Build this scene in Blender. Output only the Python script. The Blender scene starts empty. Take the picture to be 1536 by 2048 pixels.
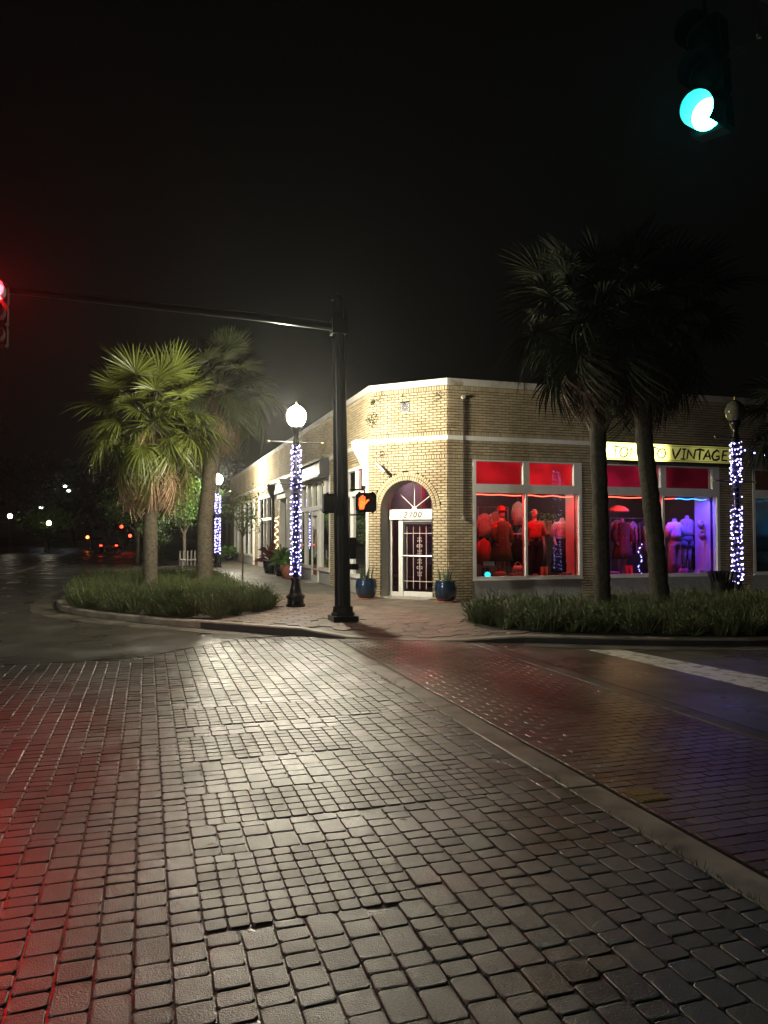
import bpy, math, random
from math import sin, cos, pi, radians as R_, sqrt, atan2
from mathutils import Vector, Matrix, Euler
from mathutils.geometry import delaunay_2d_cdt
random.seed(7)
rnd = random.random
def U(a, b): return a + (b - a) * rnd()
scene = bpy.context.scene
COL = scene.collection

# ------------------------------------------------------------------ camera, world, lamps of the sky, exposure
cam_d = bpy.data.cameras.new('camera'); cam = bpy.data.objects.new('camera', cam_d); COL.objects.link(cam)
cam.location = (0, 0, 1.70)
cam.rotation_euler = (R_(90 + 1.757), 0, R_(-17.54))
cam_d.sensor_fit = 'VERTICAL'; cam_d.sensor_height = 36; cam_d.lens = 1500 / 2048 * 36
cam_d.clip_start = 0.05; cam_d.clip_end = 2000
scene.camera = cam
world = bpy.data.worlds.new('World'); scene.world = world; world.use_nodes = True
wn = world.node_tree; wn.nodes.clear()
wo = wn.nodes.new('ShaderNodeOutputWorld'); wb = wn.nodes.new('ShaderNodeBackground')
sky = wn.nodes.new('ShaderNodeTexSky'); sky.sky_type = 'NISHITA'; sky.sun_disc = False
sky.sun_elevation = R_(2); sky.sun_rotation = R_(200)
mixw = wn.nodes.new('ShaderNodeMix'); mixw.data_type = 'RGBA'; mixw.inputs[0].default_value = 0.9
mixw.inputs[7].default_value = (0.95, 0.85, 0.72, 1)     # town glow on a low overcast
wn.links.new(sky.outputs[0], mixw.inputs[6]); wn.links.new(mixw.outputs[2], wb.inputs[0])
wb.inputs[1].default_value = 0.0016
wn.links.new(wb.outputs[0], wo.inputs[0])
vs = scene.view_settings; vs.view_transform = 'Standard'; vs.look = 'None'; vs.exposure = 0; vs.gamma = 1
scene.cycles.use_denoising = True
scene.cycles.max_bounces = 6; scene.cycles.diffuse_bounces = 3; scene.cycles.glossy_bounces = 3
scene.cycles.transmission_bounces = 3; scene.cycles.transparent_max_bounces = 12; scene.cycles.volume_bounces = 0
scene.cycles.sample_clamp_indirect = 3; scene.cycles.caustics_reflective = False; scene.cycles.caustics_refractive = False
scene.cycles.use_light_tree = True

# ------------------------------------------------------------------ helpers
class MB:
    def __init__(s): s.v = []; s.f = []
    def add(s, vs, fs):
        b = len(s.v); s.v += [tuple(v) for v in vs]; s.f += [tuple(i + b for i in f) for f in fs]; return s
    def box(s, x0, x1, y0, y1, z0, z1, T=None):
        c = [(x0, y0, z0), (x1, y0, z0), (x1, y1, z0), (x0, y1, z0), (x0, y0, z1), (x1, y0, z1), (x1, y1, z1), (x0, y1, z1)]
        if T: c = [T(*p) for p in c]
        return s.add(c, [(0, 3, 2, 1), (4, 5, 6, 7), (0, 1, 5, 4), (1, 2, 6, 5), (2, 3, 7, 6), (3, 0, 4, 7)])
    def tube(s, path, r, n=8, caps=True, T=None, flat=None):
        path = [Vector(p) for p in path]; m = len(path); rs = r if isinstance(r, (list, tuple)) else [r] * m
        t0 = (path[1] - path[0]).normalized(); a = Vector((0, 0, 1)) if abs(t0.z) < .9 else Vector((1, 0, 0))
        u = t0.cross(a).normalized(); vs = []
        for i, p in enumerate(path):
            t = (path[min(i + 1, m - 1)] - path[max(i - 1, 0)])
            t = t.normalized() if t.length > 1e-9 else t0
            u = (u - t * u.dot(t)); u = u.normalized() if u.length > 1e-6 else t.orthogonal().normalized()
            w = t.cross(u)
            for k in range(n):
                q = p + (u * cos(2 * pi * k / n) + w * sin(2 * pi * k / n)) * rs[i]
                if flat is not None: q = Vector((q.x, q.y, (q.z - p.z) * flat + p.z))
                vs.append(T(*q) if T else tuple(q))
        fs = [(i * n + k, i * n + (k + 1) % n, (i + 1) * n + (k + 1) % n, (i + 1) * n + k) for i in range(m - 1) for k in range(n)]
        if caps: fs += [tuple(range(n))[::-1], tuple((m - 1) * n + k for k in range(n))]
        return s.add(vs, fs)
    def lathe(s, prof, n=16, c=(0, 0, 0), flute=0, nf=0, T=None):
        vs = []
        for r, z in prof:
            for k in range(n):
                a = 2 * pi * k / n; rr = r * (1 + flute * (cos(nf * a))) if nf else r
                p = (c[0] + rr * cos(a), c[1] + rr * sin(a), c[2] + z); vs.append(T(*p) if T else p)
        m = len(prof)
        fs = [(i * n + k, i * n + (k + 1) % n, (i + 1) * n + (k + 1) % n, (i + 1) * n + k) for i in range(m - 1) for k in range(n)]
        fs += [tuple(range(n))[::-1], tuple((m - 1) * n + k for k in range(n))]
        return s.add(vs, fs)
    def loft(s, rings, n=16, ruf=None):
        # rings: (cx, cy, z, rx, ry)
        vs = []
        for i, (cx, cy, z, rx, ry) in enumerate(rings):
            for k in range(n):
                a = 2 * pi * k / n; q = 1 + (ruf(i, a) if ruf else 0)
                vs.append((cx + rx * q * cos(a), cy + ry * q * sin(a), z))
        m = len(rings)
        fs = [(i * n + k, i * n + (k + 1) % n, (i + 1) * n + (k + 1) % n, (i + 1) * n + k) for i in range(m - 1) for k in range(n)]
        fs += [tuple(range(n))[::-1], tuple((m - 1) * n + k for k in range(n))]
        return s.add(vs, fs)
    def xf(s, M, other):
        return s.add([M @ Vector(v) for v in other.v], other.f)
    def mesh(s, name, smooth=False):
        me = bpy.data.meshes.new(name); me.from_pydata([tuple(v) for v in s.v], [], s.f); me.update()
        if smooth: me.polygons.foreach_set('use_smooth', [True] * len(me.polygons))
        return me

def wmat(o):
    m = Matrix.Translation(o.location) @ o.rotation_euler.to_matrix().to_4x4() @ Matrix.Diagonal((*o.scale, 1))
    return (wmat(o.parent) @ o.matrix_parent_inverse @ m) if o.parent else m
def obj(name, mb, m=None, parent=None, smooth=False, world=False, kind=None, label=None, loc=None):
    me = mb.mesh(name, smooth) if isinstance(mb, MB) else mb
    if m and not me.materials: me.materials.append(m)
    o = bpy.data.objects.new(name, me); COL.objects.link(o)
    if loc: o.location = loc
    if parent:
        o.parent = parent
        if world: o.matrix_parent_inverse = wmat(parent).inverted()
    if kind: o['kind'] = kind
    if label: o['label'] = label
    return o
def tag(o, label=None, cat=None, group=None, kind=None):
    if label: o['label'] = label
    if cat: o['category'] = cat
    if group: o['group'] = group
    if kind: o['kind'] = kind
    return o
def empty(name, loc=(0, 0, 0), rz=0, label=None, cat=None, group=None):
    o = bpy.data.objects.new(name, None); COL.objects.link(o); o.location = loc; o.rotation_euler = (0, 0, rz)
    o.empty_display_size = .2
    return tag(o, label, cat, group)
def copy_tree(o, parent=None):
    c = o.copy(); COL.objects.link(c); c.parent = parent
    for ch in list(o.children): copy_tree(ch, c)
    return c

# ------------------------------------------------------------------ materials
MATS = {}
def mat(name, col, rough=.6, metal=0., emit=None, es=0., var=0., vscale=8., bump=0., bscale=40., island=0., spec=.5,
        rvar=0., rscale=3., sample=None, coat=0., bdist=.01, col2=None, c2scale=2., c2lo=.45, c2hi=.65, trans=0., grain=0.):
    m = bpy.data.materials.new(name); m.use_nodes = True; nt = m.node_tree; b = nt.nodes['Principled BSDF']
    N = nt.nodes.new; Lk = nt.links.new
    b.inputs['Base Color'].default_value = (*col, 1); b.inputs['Roughness'].default_value = rough
    b.inputs['Metallic'].default_value = metal; b.inputs['Specular IOR Level'].default_value = spec
    if coat: b.inputs['Coat Weight'].default_value = coat; b.inputs['Coat Roughness'].default_value = .12
    if emit: b.inputs['Emission Color'].default_value = (*emit, 1); b.inputs['Emission Strength'].default_value = es
    tc = N('ShaderNodeNewGeometry')
    cur = None
    def noise(sc, det=3):
        n = N('ShaderNodeTexNoise'); n.inputs['Scale'].default_value = sc; n.inputs['Detail'].default_value = det
        Lk(tc.outputs['Position'], n.inputs['Vector']); return n
    if col2:
        n = noise(c2scale, 4); mr = N('ShaderNodeMapRange'); mr.inputs[1].default_value = c2lo; mr.inputs[2].default_value = c2hi
        Lk(n.outputs[0], mr.inputs[0]); mx = N('ShaderNodeMix'); mx.data_type = 'RGBA'
        mx.inputs[6].default_value = (*col, 1); mx.inputs[7].default_value = (*col2, 1)
        Lk(mr.outputs[0], mx.inputs[0]); cur = mx.outputs[2]
    val = None
    if var:
        n = noise(vscale); mr = N('ShaderNodeMapRange'); mr.inputs[1].default_value = .3; mr.inputs[2].default_value = .7
        mr.inputs[3].default_value = 1 - var; mr.inputs[4].default_value = 1 + var; Lk(n.outputs[0], mr.inputs[0]); val = mr.outputs[0]
    if island:
        oi = N('ShaderNodeObjectInfo'); ad = N('ShaderNodeMath'); ad.operation = 'ADD'; fr = N('ShaderNodeMath'); fr.operation = 'FRACT'
        Lk(tc.outputs['Random Per Island'], ad.inputs[0]); Lk(oi.outputs['Random'], ad.inputs[1]); Lk(ad.outputs[0], fr.inputs[0])
        mr = N('ShaderNodeMapRange'); mr.inputs[3].default_value = 1 - island; mr.inputs[4].default_value = 1 + island
        Lk(fr.outputs[0], mr.inputs[0])
        if val:
            mu = N('ShaderNodeMath'); mu.operation = 'MULTIPLY'; Lk(val, mu.inputs[0]); Lk(mr.outputs[0], mu.inputs[1]); val = mu.outputs[0]
        else: val = mr.outputs[0]
    if grain:
        n = noise(230, 2); mr = N('ShaderNodeMapRange'); mr.inputs[1].default_value = .35; mr.inputs[2].default_value = .65
        mr.inputs[3].default_value = 1 - grain; mr.inputs[4].default_value = 1 + grain; Lk(n.outputs[0], mr.inputs[0])
        mu = N('ShaderNodeMath'); mu.operation = 'MULTIPLY'; Lk(val, mu.inputs[0]); Lk(mr.outputs[0], mu.inputs[1]); val = mu.outputs[0]
    if val:
        hs = N('ShaderNodeHueSaturation')
        if cur: Lk(cur, hs.inputs['Color'])
        else: hs.inputs['Color'].default_value = (*col, 1)
        Lk(val, hs.inputs['Value']); cur = hs.outputs[0]
    if cur: Lk(cur, b.inputs['Base Color'])
    if rvar:
        n = noise(rscale); mr = N('ShaderNodeMapRange'); mr.inputs[1].default_value = .35; mr.inputs[2].default_value = .65
        mr.inputs[3].default_value = rough - rvar; mr.inputs[4].default_value = rough + rvar
        Lk(n.outputs[0], mr.inputs[0]); Lk(mr.outputs[0], b.inputs['Roughness'])
    if bump:
        n = noise(bscale, 4); bp = N('ShaderNodeBump'); bp.inputs['Strength'].default_value = bump; bp.inputs['Distance'].default_value = bdist
        Lk(n.outputs[0], bp.inputs['Height']); Lk(bp.outputs[0], b.inputs['Normal'])
    if sample: m.cycles.emission_sampling = sample
    MATS[name] = m; return m

M_brick = mat('buff_brick', (.46, .375, .245), .8, var=.16, vscale=.9, island=.15, col2=(.33, .24, .14), c2scale=.8, c2lo=.55, c2hi=.75, bump=.25, bscale=90, spec=.2)
M_mortar = mat('dark_mortar', (.02, .016, .012), .95, spec=.1)
M_redbrick_s = mat('red_base_brick', (.22, .075, .05), .8, island=.2, spec=.2)
M_coping = mat('painted_coping', (.60, .58, .53), .6, col2=(.3, .27, .2), c2scale=3, c2lo=.55, c2hi=.72, var=.1, vscale=2, bump=.1, bscale=30, spec=.2)
M_white = mat('white_paint', (.74, .72, .68), .5, var=.06, vscale=3, bump=.06, bscale=25, spec=.25)
M_stucco = mat('grey_stucco', (.42, .42, .40), .8, var=.1, vscale=2.5, bump=.25, bscale=60, spec=.15)
M_black = mat('black_gloss_metal', (.008, .008, .008), .30, metal=.0, bump=.05, bscale=30, spec=.45)
M_blackm = mat('black_matte', (.014, .014, .015), .55)
M_iron = mat('dark_iron', (.02, .02, .02), .45)
M_steel = mat('galvanised_steel', (.4, .4, .4), .4, metal=.8)
M_cobble = mat('tumbled_paver', (.042, .040, .035), .38, var=.4, vscale=1.6, island=.38, grain=.5, bump=1., bscale=150, bdist=.0038, spec=.75, rvar=.10, rscale=1.4,
               col2=(.06, .036, .030), c2scale=.9, c2lo=.53, c2hi=.66)
M_patch = mat('square_patch_paver', (.048, .041, .035), .42, var=.25, vscale=2, island=.25, grain=.5, bump=1., bscale=150, bdist=.0035, spec=.75, rvar=.06)
M_redpaver = mat('red_clay_paver', (.085, .068, .055), .36, var=.25, vscale=2, island=.25, bump=.5, bscale=140, bdist=.0032, spec=.8, rvar=.08, rscale=2,
                 col2=(.055, .028, .021), c2scale=1.2)
M_sand = mat('joint_sand', (.022, .018, .014), .7, bump=.5, bscale=80)
M_wetsand = mat('wet_joint_sand', (.018, .015, .012), .30, bump=1., bscale=45, bdist=.006, spec=.6)
M_asphalt = mat('wet_asphalt', (.052, .045, .037), .37, var=.3, vscale=1.3, bump=.9, bscale=120, bdist=.004, rvar=.16, rscale=.8, spec=.5)
M_concrete = mat('worn_concrete', (.22, .20, .155), .5, var=.22, vscale=3, bump=.35, bscale=90, rvar=.08, spec=.4, col2=(.12, .10, .075), c2scale=1.7, c2lo=.5, c2hi=.7)
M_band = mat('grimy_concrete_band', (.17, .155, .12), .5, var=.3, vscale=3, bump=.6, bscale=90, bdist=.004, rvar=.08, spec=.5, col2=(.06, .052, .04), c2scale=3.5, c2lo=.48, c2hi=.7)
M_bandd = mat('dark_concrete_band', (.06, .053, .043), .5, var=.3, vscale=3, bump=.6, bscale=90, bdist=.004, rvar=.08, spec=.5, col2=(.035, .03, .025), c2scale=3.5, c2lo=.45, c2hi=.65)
M_gutter = mat('wet_gutter_concrete', (.10, .088, .07), .48, var=.3, vscale=2, bump=.5, bscale=80, bdist=.004, rvar=.1, spec=.5, col2=(.05, .043, .033), c2scale=1.5, c2lo=.45, c2hi=.65)
M_walk = mat('pavement_concrete', (.12, .105, .085), .55, var=.2, vscale=2, bump=.3, bscale=80, rvar=.1, spec=.4)
M_hex = mat('hexagonal_paver', (.15, .115, .092), .55, var=.15, vscale=2, island=.15, bump=.4, bscale=90, rvar=.1, spec=.4)
M_paint = mat('worn_road_paint', (.55, .53, .49), .45, bump=.5, bscale=120, bdist=.004, col2=(.12, .11, .09), c2scale=7, c2lo=.5, c2hi=.66)
M_soil = mat('bed_soil', (.03, .022, .014), .9, bump=.8, bscale=40)
M_ground = mat('far_ground', (.03, .032, .02), .9, var=.3, vscale=.3)
M_shrub = mat('feathery_shrub', (.07, .095, .03), .6, col2=(.11, .09, .045), c2scale=2.5, c2lo=.52, c2hi=.7, island=.4, var=.25, vscale=1.2, spec=.25)
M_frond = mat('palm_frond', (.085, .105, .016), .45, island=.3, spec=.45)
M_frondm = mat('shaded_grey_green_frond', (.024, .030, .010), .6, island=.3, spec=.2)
M_frondd = mat('deep_shaded_palm_frond', (.013, .017, .006), .7, island=.3, spec=.06)  # same fronds for the right-hand palms, their shade put into the colour
M_deadd = mat('deep_shaded_dead_frond', (.06, .038, .02), .7, island=.3, spec=.2)  # dead fronds of the right-hand palms, darkened by painted shade
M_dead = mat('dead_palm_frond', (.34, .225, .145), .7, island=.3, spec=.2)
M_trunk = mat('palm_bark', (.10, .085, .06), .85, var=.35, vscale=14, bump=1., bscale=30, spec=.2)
M_trunkd = mat('shaded_palm_bark', (.045, .04, .028), .85, var=.4, vscale=14, bump=1., bscale=30, spec=.2)  # same bark, with the shade of the right-hand trunks painted in
M_boot = mat('palm_leaf_base', (.13, .10, .07), .8, island=.35, bump=.6, bscale=50, spec=.2)
M_bark = mat('tree_bark', (.11, .09, .06), .85, var=.3, vscale=12, bump=.6)
M_leaf = mat('green_leaf', (.075, .16, .03), .5, island=.4, spec=.35)
M_leafdark = mat('oak_leaf', (.035, .055, .02), .55, island=.4, spec=.3)
M_leafred = mat('burgundy_leaf', (.11, .02, .025), .45, island=.35)
M_pot_blue = mat('blue_glazed_pot', (.010, .024, .05), .22, var=.2, vscale=6, coat=.5)
M_pot_dark = mat('dark_glazed_pot', (.02, .02, .025), .25)
M_terra = mat('terracotta', (.36, .13, .075), .7, var=.15)
M_snake = mat('snake_plant_leaf', (.045, .075, .035), .45, island=.3, var=.4, vscale=60)
M_inwall = mat('shop_wall', (.10, .065, .075), .8, var=.1)
M_dark_in = mat('dark_interior', (.05, .04, .045), .8)
M_dark_floor = mat('shop_floor', (.10, .07, .05), .5)
M_mosaic = mat('doorstep_tile', (.45, .43, .38), .4, island=.35)
M_block = mat('frosted_block_panel', (.13, .135, .12), .3, var=.5, vscale=5)
M_glassu = mat('unlit_lamp_glass', (.10, .10, .07), .15, spec=.6)
M_globe = mat('lit_lamp_globe', (.8, .8, .8), .3, emit=(1.0, .92, .70), es=1150)
M_farlamp = mat('far_lamp_glow', (.8, .8, .8), .3, emit=(1.0, .88, .68), es=14)
M_cool = mat('far_street_light_glow', (.8, .8, .8), .3, emit=(.85, .9, 1.0), es=14)
M_fairy = mat('cool_fairy_bulb', (.8, .8, .8), .3, emit=(.42, .38, 1.0), es=9)
M_wire = mat('glow_violet_cable', (.10, .06, .5), .5)  # violet glow around the bulbs is put into the cable colour
M_fairyw = mat('warm_fairy_bulb', (.8, .8, .8), .3, emit=(1.0, .5, .2), es=9)
M_ledr = mat('red_led_strip', (.5, .1, .1), .4, emit=(1.0, .09, .05), es=7)
M_ledb = mat('blue_led_strip', (.1, .2, .5), .4, emit=(.03, .22, 1.0), es=10)
M_ledc = mat('cyan_led_strip', (.1, .4, .5), .4, emit=(.15, .7, 1.0), es=10)
M_redlens = mat('lit_red_lens', (.5, .02, .02), .3, emit=(1.0, .015, .02), es=40)
M_greenlens = mat('lit_green_lens', (.05, .5, .45), .3, emit=(.05, 1.0, .92), es=60)
M_offlens = mat('unlit_lens', (.012, .01, .008), .35, spec=.2)
M_hand = mat('orange_hand_leds', (.5, .2, .05), .3, emit=(1.0, .085, .012), es=4.6)
M_farred = mat('far_red_light', (.5, .02, .02), .3, emit=(1.0, .05, .02), es=9)
M_faror = mat('far_orange_light', (.5, .02, .02), .3, emit=(1.0, .18, .03), es=12)
M_signal = mat('signal_black_paint', (.004, .004, .004), .9, spec=.08)
M_visor = mat('lit_visor_paint', (.05, .05, .05), .7, spec=.2)
M_signtext = mat('black_sign_lettering', (.012, .011, .01), .5)
M_chrome = mat('aluminium', (.5, .48, .46), .35, metal=.7)
M_pinkiron = mat('painted_iron_grille', (.62, .5, .47), .45)
M_gold = mat('brass_finial', (.5, .36, .12), .3, metal=.8)
M_brasscov = mat('tarnished_brass', (.16, .13, .035), .45, metal=.5, var=.4, vscale=40)
M_car = mat('dark_car_paint', (.02, .02, .025), .25, coat=.5)
def fab(n, c): return mat(n, c, .85, var=.25, vscale=20, bump=.4, bscale=30, spec=.1)
F_cream = fab('cream_cloth', (.62, .58, .48)); F_navy2 = fab('dark_teal_cloth', (.02, .06, .06)); F_white = fab('white_cloth', (.75, .73, .70)); F_tan = fab('tan_cloth', (.40, .30, .19))
F_red = fab('red_cloth', (.55, .08, .06)); F_navy = fab('navy_cloth', (.03, .04, .09)); F_black = fab('black_cloth', (.02, .02, .022))
F_olive = fab('olive_cloth', (.12, .12, .06)); F_grey = fab('grey_denim', (.25, .28, .33)); F_pink = fab('pink_cloth', (.5, .22, .2))
F_blue = fab('light_blue_cloth', (.25, .45, .6)); F_skin = fab('mannequin_shell', (.6, .5, .45)); F_straw = fab('straw', (.5, .38, .22))
F_wood = fab('display_wood', (.12, .07, .04)); F_teal = fab('teal_cloth', (.1, .4, .4))

def glass_mat(name, tint=(1, 1, 1), refl=.08, rough=.02):
    m = bpy.data.materials.new(name); m.use_nodes = True; nt = m.node_tree; nt.nodes.clear(); N = nt.nodes.new
    o = N('ShaderNodeOutputMaterial'); t = N('ShaderNodeBsdfTransparent'); g = N('ShaderNodeBsdfGlossy'); mx = N('ShaderNodeMixShader')
    f = N('ShaderNodeFresnel'); f.inputs[0].default_value = 1.5; a = N('ShaderNodeMath'); a.operation = 'ADD'; a.inputs[1].default_value = refl - .04
    t.inputs[0].default_value = (*tint, 1); g.inputs['Roughness'].default_value = rough
    nt.links.new(f.outputs[0], a.inputs[0]); nt.links.new(a.outputs[0], mx.inputs[0]); nt.links.new(t.outputs[0], mx.inputs[1])
    nt.links.new(g.outputs[0], mx.inputs[2]); nt.links.new(mx.outputs[0], o.inputs[0]); return m
M_glass = glass_mat('window_glass', (.9, .9, .9), .025)
M_glassd = glass_mat('tinted_glass', (.6, .55, .58), .015)
def panel_mat(name, col, es, fade_from=None, falloff=1.0, low=.1):
    # backlit translucent panel; no tube built, its fall-off along world X is painted in
    m = mat(name, col, .45, var=.15, vscale=1.5); nt = m.node_tree; b = nt.nodes['Principled BSDF']; N = nt.nodes.new
    b.inputs['Emission Color'].default_value = (*col, 1)
    n = N('ShaderNodeTexNoise'); n.inputs['Scale'].default_value = 1.6; g = N('ShaderNodeNewGeometry'); nt.links.new(g.outputs['Position'], n.inputs['Vector'])
    mr = N('ShaderNodeMapRange'); mr.inputs[1].default_value = .35; mr.inputs[2].default_value = .65; mr.inputs[3].default_value = es * .55; mr.inputs[4].default_value = es * 1.3
    nt.links.new(n.outputs[0], mr.inputs[0]); out = mr.outputs[0]
    if fade_from is not None:
        sx = N('ShaderNodeSeparateXYZ'); nt.links.new(g.outputs['Position'], sx.inputs[0]); q = N('ShaderNodeMapRange'); q.interpolation_type = 'SMOOTHSTEP'
        q.inputs[1].default_value = fade_from; q.inputs[2].default_value = fade_from + falloff; q.inputs[3].default_value = 1; q.inputs[4].default_value = low
        nt.links.new(sx.outputs[0], q.inputs[0]); mu = N('ShaderNodeMath'); mu.operation = 'MULTIPLY'
        nt.links.new(q.outputs[0], mu.inputs[0]); nt.links.new(out, mu.inputs[1]); out = mu.outputs[0]
    nt.links.new(out, b.inputs['Emission Strength']); return m
M_sign = panel_mat('backlit_yellow_sign_face', (.80, .76, .2), 6.5, 13.0, .6, .05)
M_redpanel = panel_mat('backlit_red_transom_panel', (.75, .012, .02), .75)
M_redpanel2 = panel_mat('dim_red_transom_panel', (.5, .01, .05), .5, 13.2, .8, .25)
M_orpanel = mat('glitter_transom_panel', (.5, .2, .12), .5, emit=(.9, .3, .15), es=.5, var=.9, vscale=22)

# ------------------------------------------------------------------ ground, roads
def poly_obj(name, polys, z, m, kind='structure', parent=None):
    b = MB()
    for p in polys: b.add([(x, y, z) for x, y in p], [tuple(range(len(p)))])
    return obj(name, b, m, parent, kind=kind)
poly_obj('ground', [[(-600, -600), (600, -600), (600, 600), (-600, 600)]], -.06, M_ground)
road = poly_obj('road', [[(-40, 10.95), (-.2, 10.95), (1.62, 12.62), (-40, 12.62)], [(-40, 12.62), (60, 12.62), (60, 60), (-40, 60)],
                         [(-19, 60), (4, 60), (4, 300), (-19, 300)],
                         [(5.10, -60), (60, -60), (60, 12.62), (5.10, 12.62)], [(-40, -60), (-4.6, -60), (-4.6, 10.95), (-40, 10.95)],
                         [(-4.6, -60), (5.10, -60), (5.10, .3), (-4.6, .3)]], 0, M_asphalt)
bed0 = poly_obj('paver_bedding', [[(-4.6, .3), (5.10, .3), (5.10, 12.62), (1.62, 12.62), (-.2, 10.95), (-4.6, 10.95)]], -.0105, M_wetsand)

def paver_mb(lx, ly, h=.03, bev=.009, jit=.004):
    b = MB(); x = lx / 2; y = ly / 2
    def rr(ix, z, j):
        o = []
        for sx, sy in ((-1, -1), (1, -1), (1, 1), (-1, 1)):
            c = min(.014, lx * .12)
            pts = [(sx * (x - ix), sy * (y - ix - c)), (sx * (x - ix - c), sy * (y - ix))]
            if sx * sy > 0: pass
            else: pts = pts[::-1]
            for px, py in pts: o.append((px + U(-j, j), py + U(-j, j), z))
        # order counter-clockwise
        o.sort(key=lambda p: atan2(p[1] / ly, p[0] / lx)); return o
    A = rr(0, -h, 0); B = rr(.001, -bev * .55, jit * .5); C = rr(bev, 0, jit)
    C = [(p[0], p[1], p[2] + U(-.001, .001)) for p in C]
    b.add(A + B + C, [(i, (i + 1) % 8, 8 + (i + 1) % 8, 8 + i) for i in range(8)] + [(8 + i, 8 + (i + 1) % 8, 16 + (i + 1) % 8, 16 + i) for i in range(8)] + [tuple(range(16, 24))])
    return b
def lay(parent, name, field, cells, m, top=300, gap=.011, jit=.004, tilt=.018, dz=.0022, zf=None, h=.03, bev=.009):
    """cells: (cx, cy, lx, ly, rot). nearest become parts, the rest one mass"""
    lib = {}
    def var(lx, ly):
        k = (round(lx, 3), round(ly, 3))
        if k not in lib: lib[k] = [paver_mb(lx - gap, ly - gap, h=h, jit=jit, bev=bev) for _ in range(4)]
        return k, lib[k]
    meshes = {}
    cells.sort(key=lambda c: (c[0] - .35) ** 2 + (c[1] - .0) ** 2 + (0 if (-.3 < c[0] * .512 / max(.1, 1) or True) else 1))
    def vis(c):
        dep = c[0] * .301 + c[1] * .954; lat = c[0] * .954 - c[1] * .301
        return dep > .5 and abs(lat) < dep * .54 and 1.7 / dep < .66
    inv = [c for c in cells if vis(c)]; ids = set(id(c) for c in inv[:top])
    big = MB()
    for c in cells:
        cx, cy, lx, ly, rot = c; k, vs_ = var(lx, ly); vi = int(rnd() * 4)
        z = (zf(cx, cy) if zf else 0) + U(-dz, dz); rx, ry, rz = U(-tilt, tilt), U(-tilt, tilt), rot + U(-.012, .012)
        if id(c) in ids:
            if (k, vi) not in meshes:
                meshes[(k, vi)] = vs_[vi].mesh(name); meshes[(k, vi)].materials.append(m)
            o = bpy.data.objects.new(name, meshes[(k, vi)]); COL.objects.link(o); o.location = (cx, cy, z); o.rotation_euler = (rx, ry, rz); o.parent = parent
        else:
            big.xf(Matrix.Translation((cx, cy, z)) @ Euler((rx, ry, rz)).to_matrix().to_4x4(), vs_[vi])
    if big.v: obj(field, big, m, parent, kind='stuff')

# the tumbled pavers of the crossing: long joints along the street, three stone lengths, and repair patches of small squares
PX0, PX1, PY0 = -4.5, 2.70, .5
def ytop(x): return 10.93 if x < -.2 else min(12.45, 10.93 + (x + .2) * .9)
patches = [(.32, 2.3, 6.92, 7.62), (.32, 1.75, 5.85, 6.55), (.30, 2.2, 4.55, 5.1), (.30, 1.3, 3.35, 4.12)]
def inpatch(x, y, e=.0): return any(a - e < x < b + e and c - e < y < d + e for a, b, c, d in patches)
cob, pat = [], []
w = .142; nx = int((PX1 - PX0) / w); w = (PX1 - PX0) / nx
for i in range(nx):
    x = PX0 + (i + .5) * w; y = PY0 + U(0, .1); yt = ytop(x)
    while y < yt - .06:
        l = random.choice([.105, .105, .105, .145, .145, .165, .205])
        if y + l > yt: l = max(.06, round(yt - y, 2))
        if inpatch(x, y + l / 2):
            q = [p for p in patches if p[0] < x < p[1] and p[2] < y + l / 2 < p[3]][0]; y = max(y, q[3]) + .002 if q[3] > y else y + l; continue
        if inpatch(x, y + l):
            q = [p for p in patches if p[0] < x < p[1] and p[2] - .001 < y + l < p[3]][0]; l = round(q[2] - y, 2)
            if l < .05: y = q[2] + .001; continue
        cob.append((x, y + l / 2, w, l, 0)); y += l
for a, b, c, d in patches:
    i0 = int(math.ceil((a - PX0) / w - .5)); i1 = int(math.floor((b - PX0) / w - .5)); xa = PX0 + i0 * w; xb = PX0 + (i1 + 1) * w
    n = round((xb - xa) / .102); m_ = round((d - c) / .102)
    for i in range(n):
        for j in range(m_): pat.append((xa + (i + .5) * (xb - xa) / n, c + (j + .5) * (d - c) / m_, (xb - xa) / n, (d - c) / m_, 0))
lay(bed0, 'paver', 'paver_field', cob, M_cobble, 300, gap=.0075, jit=.003, tilt=.014, bev=.0045)
lay(bed0, 'square_paver', 'square_paver_field', pat, M_patch, 300, gap=.006, jit=.0012, tilt=.010, dz=.0012, bev=.003)
# concrete bands on both sides of the crosswalk
def band(x0, x1, y0, y1, n):
    c = MB(); L = (y1 - y0) / n
    for i in range(n):
        b = paver_mb(x1 - x0, L - .008, h=.04, bev=.008, jit=.002)
        c = MB(); c.xf(Matrix.Translation(((x0 + x1) / 2, y0 + (i + .5) * L, U(-.002, .004))), b)
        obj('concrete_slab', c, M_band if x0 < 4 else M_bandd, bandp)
bandp = empty('concrete_band', (0, 0, 0)); tag(bandp, kind='structure')
band(2.71, 2.95, -.5, 11.95, 5); 
band(4.88, 5.09, -.5, 10.9, 5)
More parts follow.
